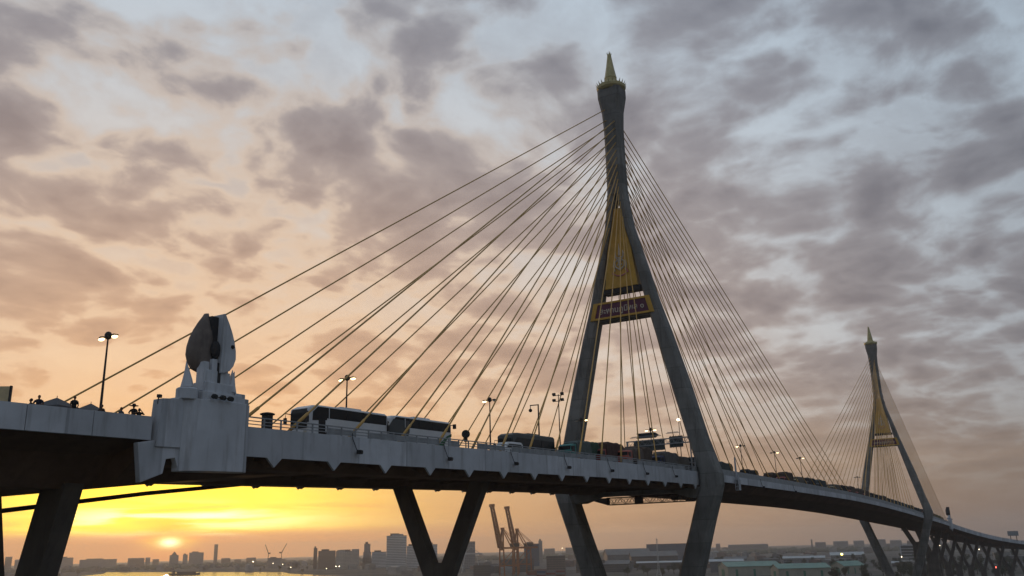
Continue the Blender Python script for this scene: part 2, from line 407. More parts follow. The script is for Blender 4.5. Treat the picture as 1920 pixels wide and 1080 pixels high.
def make_tower(name='tower'):
    mb = MB()
    for sg in (-1, 1):
        rings = []
        for z, yo, yi, dx in LEG:
            a, b = sorted((sg * yo, sg * yi)); rings.append(octo(a, b, dx, z))
        mb.loft(rings)
    mb.loft([octo(-w, w, dx, z, 0.7) for z, w, dx in COLM])
    # beam under the deck with haunches
    mb.prism([(-14.2, 10.3), (14.2, 10.3), (14.6, 8.3), (11.5, 8.4), (8.0, 9.5), (-8.0, 9.5), (-11.5, 8.4), (-14.6, 8.3)], -1.55, 1.55, 'yz')
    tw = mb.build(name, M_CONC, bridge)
    mb = MB(); mb.box((0, 0, -41.5), (11, 17, 3.4)); mb.build('pile_cap', M_PIER, tw, bevel=0.1)
    # gold panel above, dark reveal under it
    mb = MB(); mb.prism([(-3.75, 52.3), (3.75, 52.3), (2.72, 60.5), (1.42, 66.0), (0.72, 70.0), (-0.72, 70.0), (-1.42, 66.0), (-2.72, 60.5)], -1.2, 1.2, 'yz')
    mb.build('gold_panel', M_GOLD, tw)
    mb = MB(); mb.box((0, 0, 51.75), (2.0, 8.4, 1.0)); mb.build('soffit_beam', M_DARK, tw)
    # royal emblem in relief on both faces
    for f in (-1, 1):
        mb = MB(); x = f * 1.29
        def blob(pts, r): mb.tube([(x, f * -u, v) for u, v in pts], r, 6)
        blob([(0, 59.2), (0, 60.4), (0.05, 62.0)], [0.34, 0.18, 0.03])
        for q in (-1, 1):
            blob([(q * 0.75, 58.7), (q * 0.95, 59.7), (q * 0.8, 60.4)], [0.12, 0.18, 0.03])
            blob([(q * 0.2, 56.2), (q * 1.0, 56.8), (q * 1.1, 57.8), (q * 0.5, 58.4), (q * 0.15, 57.6), (q * 0.5, 57.1)], 0.17)
            blob([(q * 1.25, 55.9), (q * 1.45, 57.2), (q * 1.25, 58.6)], [0.2, 0.16, 0.05])
            blob([(q * 0.4, 59.0), (q * 0.65, 58.7), (q * 0.3, 58.3)], 0.13)
        blob([(0, 56.0), (0, 57.4), (0, 58.9)], [0.3, 0.2, 0.32])
        mb.cur = 1
        blob([(-1.5, 55.4), (-0.8, 54.9), (0, 54.75), (0.8, 54.9), (1.5, 55.4)], [0.08, 0.14, 0.17, 0.14, 0.08])
        for q in (-1, 1): blob([(q * 1.4, 56.2), (q * 1.75, 55.3)], [0.1, 0.17])
        mb.build('royal_emblem', [M_SILVER, M_PINK], tw)
    # name beam
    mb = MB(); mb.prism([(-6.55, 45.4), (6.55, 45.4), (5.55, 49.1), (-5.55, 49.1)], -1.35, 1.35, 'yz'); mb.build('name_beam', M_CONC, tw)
    for f in (-1, 1):
        x0, x1 = sorted((f * 1.72, f * 2.0))
        mb = MB()
        O = [(-7.2, 45.7), (7.2, 45.7), (6.3, 49.35), (-6.3, 49.35)]; I = [(-6.15, 46.1), (6.15, 46.1), (5.4, 48.95), (-5.4, 48.95)]
        for k in range(4):
            a, b, c_, d_ = O[k], O[(k + 1) % 4], I[(k + 1) % 4], I[k]
            mb.hexa([(x0, *a), (x0, *b), (x0, *c_), (x0, *d_), (x1, *a), (x1, *b), (x1, *c_), (x1, *d_)])
        mb.build('sign_frame', M_GOLD, tw)
        mb = MB(); xa, xb = sorted((f * 1.70, f * 1.86)); mb.prism(I, xa, xb, 'yz'); mb.build('name_sign', M_PLUM, tw)
        cu = bpy.data.curves.new('lettering', 'FONT'); cu.body = '\u0e2a\u0e30\u0e1e\u0e32\u0e19\u0e20\u0e39\u0e21\u0e34\u0e1e\u0e25 \u0e51'; cu.size = 1.72; cu.extrude = 0.03; cu.offset = 0.012
        cu.align_x = 'CENTER'
        tmp = bpy.data.objects.new('lettering', cu); COL.objects.link(tmp); me = bpy.data.meshes.new_from_object(tmp.evaluated_get(bpy.context.evaluated_depsgraph_get())); bpy.data.objects.remove(tmp)
        me.materials.clear(); me.materials.append(M_SILVER); to = bpy.data.objects.new('sign_lettering', me); COL.objects.link(to); to.parent = tw
        to.matrix_local = Matrix(((0, 0, f, f * 1.90), (f, 0, 0, 0), (0, 1, 0, 46.88), (0, 0, 0, 1))) if f > 0 else Matrix(((0, 0, -1, -1.90), (-1, 0, 0, 0), (0, 1, 0, 46.88), (0, 0, 0, 1)))
    # collar with upright leaves and the spire
    mb = MB(); mb.lathe([(2.75, 98.7), (3.25, 99.15), (3.35, 99.75), (3.0, 100.1), (2.2, 100.2), (1.75, 100.9)], n=16)
    for k in range(24):
        a = 2 * math.pi * k / 24; c_, s_ = math.cos(a), math.sin(a)
        base = Vector((3.05 * c_, 3.05 * s_, 99.7)); tip = Vector((3.55 * c_, 3.55 * s_, 100.75)); tn = Vector((-s_, c_, 0)) * 0.2; rd = Vector((c_, s_, 0)) * 0.08
        i = mb.addv([base - tn - rd, base + tn - rd, base + tn + rd, base - tn + rd, tip]);
        for q in ((0, 1, 2, 3), (0, 1, 4), (1, 2, 4), (2, 3, 4), (3, 0, 4)): mb.face([i + kk for kk in q])
    mb.build('crown_collar', M_SPIRE, tw)
    mb = MB(); mb.lathe([(1.5, 100.8), (1.5, 101.5), (1.3, 101.55), (1.3, 102.0), (1.42, 102.1), (1.2, 103.2), (0.82, 105.4), (0.5, 107.6), (0.44, 108.2)], n=8, a0=math.pi / 8)
    for k in range(4):
        a = math.pi / 4 + k * math.pi / 2; mb.tube([(0.3 * math.cos(a), 0.3 * math.sin(a), 108.0), (0.5 * math.cos(a), 0.5 * math.sin(a), 108.5), (0.42 * math.cos(a), 0.42 * math.sin(a), 108.85)], [0.12, 0.1, 0.03], 5)
    mb.tube([(0, 0, 108), (0, 0, 109.2)], [0.12, 0.03], 5)
    mb.build('spire', M_SPIRE, tw)
    return tw
tower0 = make_tower()
tower0['label'] = 'nearer tower with a gold spire and panel'
tower1 = copy_tree(tower0, bridge); tower1.location = (326, 0, 0); tower1['label'] = 'distant tower with a gold spire and panel'

# ---------------- stay cables
def cable(p, q_):
    p, q_ = Vector(p), Vector(q_); d = (p - q_).normalized()
    mb = MB(); mb.tube([q_ - d * 0.6, q_ + d * 3.2, q_ + d * 3.4, p], [0.155, 0.155, 0.10, 0.10], 7)
    return mb.build('stay_cable', M_CABLE, bridge, smooth=True)
near_s = [-114.4, -108.2, -100.0, -92.2, -85.2, -78.0, -71.6, -64.6, -57.2, -49.8, -42.3, -34.8, -27.2, -19.5]
far_s = [-121.4, -114.6, -107.0, -99.8, -92.4, -84.8, -77.6, -70.2, -62.8, -55.4, -48.0, -40.5, -32.8, -25.0, -17.5]
near_m = [151.5 - 9.75 * k for k in range(14)]
far_m = [150.0 - 9.7 * k for k in range(14)]
def fans(x0, sg):
    for lst, y, z0, dz in ((near_s, -1, 90.4, 1.75), (far_s, 1, 93.8, 1.95)):
        for k, x in enumerate(lst):
            X = x0 + sg * x
            zt = z0 - dz * k - (0.8 if (k and y > 0) else 0)
            wy = 1.0 if zt > 73 else 1.0 + (73 - zt) * 0.10
            cable((x0 - sg * 1.75, y * wy, zt), at(X, y * 12.55, 0.1))
    for lst, y, z0, dz in ((near_m, -1, 90.6, 1.8), (far_m, 1, 91.8, 1.9)):
        for k, x in enumerate(lst):
            zt = z0 - dz * k
            wy = 1.0 if zt > 73 else 1.0 + (73 - zt) * 0.10
            cable((x0 + sg * 1.75, y * wy, zt), at(x0 + sg * x, y * 12.55, 0.1))
fans(0, 1); fans(326, -1)

# ---------------- anchorage blocks with a lotus bud finial
def make_block():
    mb = MB()
    # body, front slab, wing, stepped pedestal: drawn in x-z, given depth along y (near face towards -y)
    mb.prism([(-123.2, 8.0), (-114.3, 8.3), (-114.4, 12.3), (-121.5, 12.0), (-121.52, 11.85), (-123.0, 11.7)], -13.9, -12.8)
    mb.prism([(-124.7, 8.2), (-123.2, 8.5), (-123.2, 8.0), (-120.9, 8.1), (-120.9, 6.35), (-121.3, 7.3), (-122.1, 7.15), (-122.3, 6.05), (-124.2, 5.3)], -13.75, -13.2)
    nseg = 10   # bowed front face
    P0 = []
    for i in range(nseg + 1):
        u = i / nseg; x = -121.0 + 6.75 * u
        y = -13.9 - 0.75 * (1 - (2 * u - 1) ** 2) ** 0.5 if 0 < u < 1 else -13.9
        P0.append((x, y))
    ring = lambda z0: [(x, y, z0 + (x + 121) * 0.035) for x, y in P0] + [(-114.25, -13.0, z0 + 0.24), (-121.0, -13.0, z0)]
    mb.loft([ring(6.3), ring(11.95)])
    mb.box((-117.6, -13.5, 12.35), (4.0, 1.9, 0.7)); mb.lathe([(0.85, 11.9), (0.85, 12.75), (0.7, 12.85)], (-120.55, -13.6, 0), 16)
    mb.box((-117.75, -13.4, 13.05), (3.0, 1.5, 1.0)); mb.box((-117.9, -13.4, 13.9), (2.5, 1.2, 1.3))
    mb.box((-115.3, -13.0, 12.6), (1.2, 1.6, 0.9)); mb.box((-115.2, -13.5, 12.35), (1.1, 1.4, 0.5))
    blk = mb.build('anchor_block', M_WHITE, bridge, bevel=0.05)
    # finial: two half buds either side of a dark slot
    prof = [(0.0, 0.25), (0.05, 0.62), (0.14, 0.86), (0.26, 1.0), (0.40, 0.97), (0.55, 0.84), (0.70, 0.64), (0.84, 0.40), (0.95, 0.17), (1.0, 0.08)]
    zb, zt = 14.5, 19.5
    mb = MB(); rings = []
    for u, w in prof:      # left half: rounded shell bulging towards the viewer
        z = zb + (zt - zb) * u; c_ = -118.5; R_ = 1.62 * w + 0.05
        rr = []
        for k in range(9):
            a = math.pi * k / 8
            rr.append((c_ - R_ * math.sin(a) * 1.0, -12.75 - 0.95 * min(1, w + .2) * math.cos(a), z))
        rings.append(rr)
    mb.loft(rings); mb.build('bud_shell', M_SHADED, blk, smooth=True)
    mb = MB()
    pts = [(-117.86 + 1.5 * w, zb + (zt - zb) * u - 0.05) for u, w in prof]
    mb.prism([(-117.86, zb - 0.1)] + pts + [(-117.86, zt - 0.05)], -14.25, -12.6); mb.build('bud_plate', M_WHITE, blk, bevel=0.08)
    mb = MB(); mb.box((-118.17, -13.1, 17.0), (0.8, 0.9, 4.4)); mb.ball((-118.2, -13.75, 16.35), 0.62, 6, (0.75, 0.6, 1.3)); mb.ball((-116.85, -14.3, 16.75), 0.17, 5)
    mb.build('bud_core', M_DARK, blk)
    mb = MB(); mb.box((-118.35, -13.75, 14.2), (0.5, 0.6, 2.6)); mb.box((-117.3, -13.7, 14.0), (0.75, 0.7, 2.4)); mb.box((-119.1, -13.5, 14.0), (0.5, 0.9, 2.4))
    mb.build('bud_pillar', M_WHITE, blk, bevel=0.04)
    mb = MB(); mb.box((-117.83, -13.76, 14.0), (0.32, 0.5, 2.5)); mb.build('pillar_slot', M_DARK, blk)
    for x, y, hgt, lean in ((-120.35, -13.3, 1.95, -0.25), (-116.35, -13.75, 1.75, 0.35), (-115.85, -13.2, 2.0, 0.12)):
        mb = MB(); mb.tube([(x, y, 13.0), (x + lean * 0.1, y, 13.6), (x + lean * 0.45, y, 14.3), (x + lean, y, 13.1 + hgt)], [0.52, 0.38, 0.2, 0.02], 8)
        mb.build('horn', M_WHITE, blk)
    mb = MB()
    mb.tube([(-118.9, -14.75, 12.25), (-117.2, -14.75, 12.3)], 0.045, 6)
    for x in (-118.9, -118.05, -117.25): mb.ball((x, -14.85, 12.27), 0.22, 5); mb.tube([(x, -14.6, 12.27), (x, -15.1, 12.2)], [0.1, 0.2], 8)
    mb.build('floodlight_bar', M_DARK, blk)
    for x in (-123.0, -114.6):
        mb = MB(); zt_ = 11.5 if x < -120 else 12.2; mb.tube([(x, -13.4, zt_ - .2), (x, -13.4, zt_ + .3)], 0.05, 6); mb.box((x, -13.5, zt_ + .4), (0.34, 0.26, 0.24), 0.4); mb.build('spot_light', M_DARK, blk)
    return blk
b0 = make_block()
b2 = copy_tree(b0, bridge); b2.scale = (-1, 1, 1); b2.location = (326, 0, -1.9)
for ch in b2.children:  # far bud parts coloured near black, painting in their shaded silhouette
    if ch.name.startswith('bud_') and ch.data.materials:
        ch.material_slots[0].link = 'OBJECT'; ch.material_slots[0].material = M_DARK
b3 = copy_tree(b0, bridge); b3.scale = (-1, -1, 1); b3.location = (326, 0, -1.9)

# ---------------- Y and V piers under the side spans
def pier(parent, s, half_top, z_join, ztop, w=2.9, d=2.4, zg=-41.0, half_join=1.5, stem=True):
    p, h = centre(s)
    mb = MB()
    for sg in (-1, 1):
        yo = sg * half_top; yj = sg * (half_join if not stem else w * 0.45)
        mb.loft([[( -d / 2, yj - w * .5, z_join - 1.5), (d / 2, yj - w * .5, z_join - 1.5), (d / 2, yj + w * .5, z_join - 1.5), (-d / 2, yj + w * .5, z_join - 1.5)],
                 [( -d / 2, yo - w * .5, ztop), (d / 2, yo - w * .5, ztop), (d / 2, yo + w * .5, ztop), (-d / 2, yo + w * .5, ztop)]])
    if stem: mb.loft([octo(-w * 1.0, w * 1.0, d * .58, zg), octo(-w * .98, w * .98, d * .52, z_join + 0.4)])
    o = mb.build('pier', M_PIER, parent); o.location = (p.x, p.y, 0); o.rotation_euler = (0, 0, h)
    return o
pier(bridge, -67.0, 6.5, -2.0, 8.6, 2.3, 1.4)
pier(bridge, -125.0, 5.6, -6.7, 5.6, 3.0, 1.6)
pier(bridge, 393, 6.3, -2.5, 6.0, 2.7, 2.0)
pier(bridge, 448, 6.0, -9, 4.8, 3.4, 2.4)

# ---------------- approaches
appr = tag(empty('approach_viaduct'), 'dark approach viaduct with a grey parapet running in from the left picture edge', 'viaduct')
ss = rng(-320, -123.3, 30)
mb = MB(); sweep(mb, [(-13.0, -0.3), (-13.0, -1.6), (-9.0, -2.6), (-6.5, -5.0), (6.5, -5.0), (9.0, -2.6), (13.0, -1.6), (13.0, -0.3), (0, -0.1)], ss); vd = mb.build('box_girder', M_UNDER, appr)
mb = MB(); sweep(mb, [(-12.6, -0.25), (0, -0.08), (12.6, -0.25), (12.6, -0.22), (0, -0.05), (-12.6, -0.22)], ss); mb.build('road_surface', M_ASPH, vd)
for sg in (-1, 1):
    mb = MB(); y = sg * YE; a, b = sorted((y, y - sg * 0.35)); 
    for x0, x1 in zip(rng(-320, -123.4, 40), rng(-320, -123.4, 40)[1:]):
        sweep(mb, [(a, -1.75), (b, -1.75), (b, 0.02), (a, 0.02)], [x0 + 0.03, x1 - 0.03])
    mb.build('parapet', M_WHITE, appr)
mb = MB(); sweep(mb, [(-13.2, -1.9), (13.2, -1.9), (9.0, -4.9), (-9.0, -4.9)], [-123.3, -122.6]); mb.build('end_diaphragm', M_UNDER, appr)
for x in (-178, -232, -290): pier(appr, x, 6.0, -14, top(x) - 4.9, 3.0, 1.6)
mb = MB(); mb.tube([at(-123, 11.0, -6.3), at(-105, 11.0, -4.2), at(-92, 11.0, -3.0)], 0.22, 8); mb.build('drain_pipe', M_DARK, appr)
appr2 = tag(empty('approach_viaduct'), 'distant curving approach viaduct descending to the right on many piers', 'viaduct')
ss = rng(451.6, 1250, 70)
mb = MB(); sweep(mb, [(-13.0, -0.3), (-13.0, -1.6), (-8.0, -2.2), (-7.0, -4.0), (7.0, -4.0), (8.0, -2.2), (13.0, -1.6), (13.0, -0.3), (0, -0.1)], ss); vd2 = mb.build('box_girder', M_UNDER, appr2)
mb = MB(); sweep(mb, [(-12.6, -0.25), (0, -0.08), (12.6, -0.25), (12.6, -0.22), (0, -0.05), (-12.6, -0.22)], ss); mb.build('road_surface', M_ASPH, vd2)
for sg in (-1, 1):
    y = sg * YE; a, b = sorted((y, y - sg * 0.3)); mb = MB(); sweep(mb, [(a, -1.9), (b, -1.9), (b, 0.7), (a, 0.7)], ss); mb.build('parapet', M_WHITE, appr2)
for k in range(22):
    x = 468 + 33 * k
    if top(x) > -24: pier(appr2, x, 7.6, max(top(x) - 21, -33), top(x) - 3.9, 2.0, 1.7, -40.5)

# ------------------------------------------------------------------ things on the deck
def road(s, y): return at(s, y, -0.26 + 0.19 * (1 - min(1, abs(y) / 11.4)))
def put_on(o, s, y, turn=0.0):
    p = road(s, y); o.location = p
    sl_ = (top(s + 4) - top(s - 4)) / 8
    o.rotation_euler = (0, -math.atan(sl_) if turn == 0 else math.atan(sl_), centre(s)[1] + turn)
# ---- street lamps
def make_lamp(h=9.4, lit=(1, 1)):
    r = empty('street_lamp')
    mb = MB(); mb.tube([(0, 0, 0), (0, 0, 0.5), (0, 0, h)], [0.17, 0.14, 0.075], 10); mb.box((0, 0, 0.12), (0.5, 0.5, 0.24)); mb.build('pole', M_DARK, r, smooth=False)
    mb = MB(); mb.lathe([(0.1, h - 0.25), (0.3, h - 0.1), (0.33, h + 0.2), (0.22, h + 0.42), (0.05, h + 0.5)], n=10); mb.build('hub', M_DARK, r)
    for sg, on in zip((-1, 1), lit):
        mb = MB(); mb.tube([(0, 0, h - 0.05), (0, sg * 0.55, h + 0.02), (0, sg * 1.3, h - 0.02)], 0.05, 6)
        mb.loft([[(-0.1, sg * 0.5, h), (0.1, sg * 0.5, h), (0.1, sg * 0.5, h + 0.12), (-0.1, sg * 0.5, h + 0.12)], [(-0.2, sg * 0.95, h - 0.04), (0.2, sg * 0.95, h - 0.04), (0.16, sg * 0.95, h + 0.16), (-0.16, sg * 0.95, h + 0.16)], [(-0.1, sg * 1.35, h - 0.03), (0.1, sg * 1.35, h - 0.03), (0.08, sg * 1.35, h + 0.06), (-0.08, sg * 1.35, h + 0.06)]])
        a = mb.build('lamp_arm', M_DARK, r)
        mb = MB(); mb.ball((0, sg * 0.95, h - 0.09), 0.22, 6, (0.95, 1.7, 0.75)); mb.build('lamp_glass', M_LAMP if on else M_LAMPOFF, r)
    return r
LG = 'twin headed street lamps along the bridge median'
for s, ztop, lit, lab in ((-118.7, 19.6, (1, 1), 'tall twin headed street lamp glowing on the left approach between the tents'),
                     (-86.3, 20.5, (1, 1), 'twin headed street lamp, both heads lit, rising behind the white coach'),
                     (-54.0, 21.9, (0, 1), 'twin headed street lamp with only its left head lit, near the white van'),
                     (-23.2, 22.2, (1, 0), 'street lamp whose bright right head shows against the left tower leg'),
                     (9.6, 23.6, (1, 1), 'twin headed street lamp, both heads lit, above the dark message board'),
                     (73.2, 25.4, (0, 1), 'street lamp just right of the near tower leg, left head lit'),
                     (107.5, 26.2, (1, 0), 'street lamp over the queue, second one right of the near tower leg'),
                     (139.6, 26.8, (1, 0), 'street lamp near midspan, third one right of the near tower leg'),
                     (237.5, 25.6, (0, 0), 'small unlit street lamp left of the distant tower')):
    p = road(s, 0.0)
    o = make_lamp(ztop - p.z - 0.3, lit); o.location = p; tag(o, lab, 'street lamp', LG)
# single bright lamp beside the gantry
r = tag(empty('street_lamp', road(18.8, -3.0)), 'slim street lamp with a single very bright head beside the sign gantry', 'street lamp')
h = 26.3 - road(18.8, -3.0).z
mb = MB(); mb.tube([(0, 0, 0), (0, 0, h)], [0.12, 0.07], 8); mb.build('pole', M_DARK, r)
mb = MB(); mb.box((0.1, -0.1, h), (0.5, 0.8, 0.14)); mb.build('lamp_hood', M_DARK, r)
mb = MB(); mb.ball((0, 0.05, h - 0.12 + 0.0), 0.36, 6, (1, 1, 0.8)); mb.build('lamp_glass', M_LAMPW, r)
# floodlight mast with four unlit heads
r = tag(empty('floodlight_mast', road(-31.6, 0.0)), 'thin mast with four unlit floodlights left of the near tower', 'floodlight mast')
h = 25.5 - road(-31.6, 0).z
mb = MB(); mb.tube([(0, 0, 0), (0, 0, h)], [0.13, 0.07], 8); mb.build('pole', M_DARK, r)
mb = MB(); mb.box((0, 0, h - 1.2), (0.1, 2.2, 0.1)); mb.box((0, 0, h - 0.2), (0.1, 2.2, 0.1)); mb.build('crossbar', M_DARK, r)
for y in (-0.8, 0.8):
    for z in (h - 1.0, h + 0.05):
        mb = MB(); mb.box((-0.15, y, z), (0.35, 0.55, 0.36), 0, 0.3); mb.build('floodlight', M_DARK, r)
# camera pole
r = tag(empty('camera_pole', road(-44.3, -3.0)), 'dark traffic camera pole with a short arm above the dark bus', 'camera pole')
h = 21.9 - road(-44.3, -3).z
mb = MB(); mb.tube([(0, 0, 0), (0, 0, h)], [0.15, 0.11], 8); mb.build('pole', M_DARK, r)
mb = MB(); mb.tube([(0, 0, h - 0.08), (0, 1.5, h - 0.05)], 0.09, 6); mb.build('arm', M_DARK, r)
mb = MB(); mb.tube([(0, 1.45, h - 0.1), (0, 1.45, h - 0.6)], 0.07, 6); mb.ball((0, 1.45, h - 0.85), 0.3, 6); mb.build('dome_camera', M_DARK, r)
# round sign
r = tag(empty('round_sign', at(-79.4, -12.6, 0.0)), 'dark round sign on a short post at the near railing', 'sign')
mb = MB(); mb.tube([(0, 0, -0.3), (0, 0, 1.4)], 0.07, 8); mb.build('post', M_DARK, r)
mb = MB(); mb.lathe([(0.02, -0.09), (0.46, -0.09), (0.5, -0.05), (0.5, 0.05), (0.46, 0.09), (0.02, 0.09)], (0, 0, 1.75), 20, 'x'); mb.box((0, 0, 1.05), (0.16, 0.42, 0.4)); d_ = mb.build('sign_disc', M_DARK, r)
r.rotation_euler = (0, 0, 0.4)
# watch hut
r = tag(empty('watch_hut', at(-109.6, -11.2, -0.1)), 'small dark round hut with a flat overhanging roof beside the white block', 'hut')
mb = MB(); mb.lathe([(0.5, -0.15), (0.5, 1.7)], n=14); mb.build('drum', M_DARK, r)
mb = MB(); mb.lathe([(0.66, 1.69), (0.68, 1.78), (0.5, 1.85), (0.15, 1.92)], n=14); mb.build('roof', M_DARK, r)
# white hoist mast on the outer edge past the tower
r = tag(empty('hoist_mast', at(21.0, -14.0, -1.6)), 'white hoist mast with a cage on the deck edge right of the near tower', 'hoist')
mb = MB(); mb.tube([(0, 0, 0), (0, 0, 5.6)], [0.28, 0.16], 8); mb.box((0, 0.25, 1.6), (0.3, 0.6, 0.2)); mb.build('mast', M_WHITE, r)
mb = MB()
for x in (-0.6, 0.6):
    for y in (-0.55, 0.15): mb.box((x, y, -0.2), (0.12, 0.12, 2.2))
for z in (-1.25, -0.5, 0.3, 0.85): mb.box((0, -0.2, z), (1.3, 0.8, 0.1))
mb.prism([(-0.62, -1.2), (0.62, -1.2), (0.3, 1.9), (-0.3, 1.9)], -0.5, -0.44); mb.build('cage', M_WHITE, r)
# inspection gantry slung below the deck behind the near tower beam
r = tag(empty('inspection_gantry', (9.0, 0, 0)), 'dark lattice inspection gantry slung under the deck at the near tower', 'gantry')
mb = MB(); n = 14; y0, y1 = 10.4, -8.6
zb_ = lambda y: 9.05 - 0.0 * y - (0.0 if y > -4 else 0)
Z1 = top(9) - 3.6; Z0 = 8.25
for x in (-0.7, 0.7):
    for z in (Z1, Z0): mb.box((x, (y0 + y1) / 2, z), (0.14, y0 - y1, 0.14))
    for k in range(n):
        ya = y0 + (y1 - y0) * k / n; yb = y0 + (y1 - y0) * (k + 1) / n
        a, b = (Z0, Z1) if k % 2 else (Z1, Z0)
        mb.tube([(x, ya, a), (x, yb, b)], 0.085, 5); mb.tube([(x, ya, b), (x, yb, a)], 0.045, 5); mb.tube([(x, ya, Z0), (x, ya, Z1)], 0.05, 5)
mb.build('lattice_truss', M_DARK, r)
mb = MB(); mb.box((0, 3.4, (Z0 + Z1) / 2), (1.6, 1.3, Z1 - Z0 - .1)); mb.box((0, -4.8, (Z0 + Z1) / 2), (1.5, 1.6, .7)); mb.build('machine_box', M_DARK, r)
mb = MB(); mb.prism([(10.4, Z0), (10.4, Z1), (14.0, Z1), (14.0, Z1 - .4)], -0.7, 0.7, 'yz'); mb.prism([(-8.6, Z0), (-8.6, Z1), (-13.0, Z1), (-13.0, Z1 - .3)], -0.7, 0.7, 'yz'); mb.build('end_bracket', M_DARK, r)
# sign gantry across the near carriageway
r = tag(empty('sign_gantry', (-1.0, 0, 0)), 'steel sign gantry with two grey boards and a dark message board across the near lanes', 'sign gantry')
zg_ = top(-1)
M_BOARD = mat('sign_board_back', (0.10, 0.12, 0.125), 0.6, var=0.1)
mb = MB()
for y in (-13.0, -12.3): mb.box((0, y, (zg_ + 20.0) / 2), (0.22, 0.22, 20.0 - zg_))
for z in (15.4, 16.8, 18.2, 19.4): mb.box((0, -12.65, z), (0.1, 0.8, 0.1))
mb.build('gantry_post', M_STEEL, r)
mb = MB(); mb.box((0, 0.9, (zg_ + 20.0) / 2), (0.3, 0.3, 20.0 - zg_)); mb.build('gantry_post', M_STEEL, r)
mb = MB()
for z in (18.9, 19.9):
    for x in (-0.45, 0.45): mb.box((x, -6.2, z), (0.12, 14.4, 0.12))
for k in range(18):
    ya = 0.9 - 14.3 * k / 18; yb = 0.9 - 14.3 * (k + 1) / 18
    for x in (-0.45, 0.45): mb.tube([(x, ya, 18.9 if k % 2 else 19.9), (x, yb, 19.9 if k % 2 else 18.9)], 0.04, 5)
mb.build('gantry_beam', M_STEEL, r)
for y0, y1, z0, z1 in ((-0.2, -6.8, 17.9, 20.05), (-7.8, -10.6, 18.2, 20.35)):
    mb = MB(); mb.box((0.7, (y0 + y1) / 2, (z0 + z1) / 2), (0.12, abs(y1 - y0), z1 - z0))
    for k in range(5): mb.box((0.6, y0 + (y1 - y0) * (k + .5) / 5, (z0 + z1) / 2), (0.1, 0.1, z1 - z0 + .2))
    mb.build('sign_board', M_BOARD, r)
    mb = MB(); mb.box((-0.9, (y0 + y1) / 2, z1 + 0.45), (0.08, abs(y1 - y0), 0.1)); mb.box((-0.9, (y0 + y1) / 2, z1 + 0.62), (0.3, abs(y1 - y0) - .6, 0.07)); mb.build('walkway_rail', M_STEEL, r)
mb = MB(); mb.prism([(-1.0, 20.5), (-1.5, 21.0), (-1.0, 21.45), (-4.9, 21.45), (-5.5, 21.0), (-4.9, 20.45)], 0.3, 1.1, 'yz'); mb.build('message_board', M_DARK, r)

# ---- vehicles (front towards -x)
def wheel(mb, x, y, r=0.5, w=0.3):
    mb.lathe([(0.1, -w / 2), (r * .92, -w / 2), (r, -w / 2 + .05), (r, w / 2 - .05), (r * .92, w / 2), (0.1, w / 2)], (x, y, r), 16, 'y')
def add_wheels(root, xs, ty, r=0.5):
    for x in xs:
        for y in (-ty, ty):
            mb = MB(); wheel(mb, x, y, r); w_ = mb.build('wheel', M_BLACK, root)
            mb = MB(); mb.lathe([(0.05, -.02), (r * .55, -.02), (r * .5, .03), (0.05, .05)], (x, y + math.copysign(0.15, y), r), 12, 'y'); mb.build('rim', M_STEEL, w_)
def section(yw, z0, z1, rr, x):
    out = [(x, -yw, z0), (x, -yw, z1 - rr)]
    for a in (30, 60): out.append((x, -yw + rr * (1 - math.cos(math.radians(a))), z1 - rr + rr * math.sin(math.radians(a))))
    out += [(x, -yw + rr, z1), (x, yw - rr, z1)]
    for a in (60, 30): out.append((x, yw - rr * (1 - math.cos(math.radians(a))), z1 - rr + rr * math.sin(math.radians(a))))
    out += [(x, yw, z1 - rr), (x, yw, z0)]
    return out
M_BUSW = mat('white_coach_paint', (0.68, 0.69, 0.70), 0.35, var=0.05, spec=0.5)
M_BUSD = mat('dark_coach_paint', (0.045, 0.055, 0.055), 0.4, spec=0.5)
M_GREEN = mat('green_swoosh', (0.03, 0.13, 0.055), 0.4)
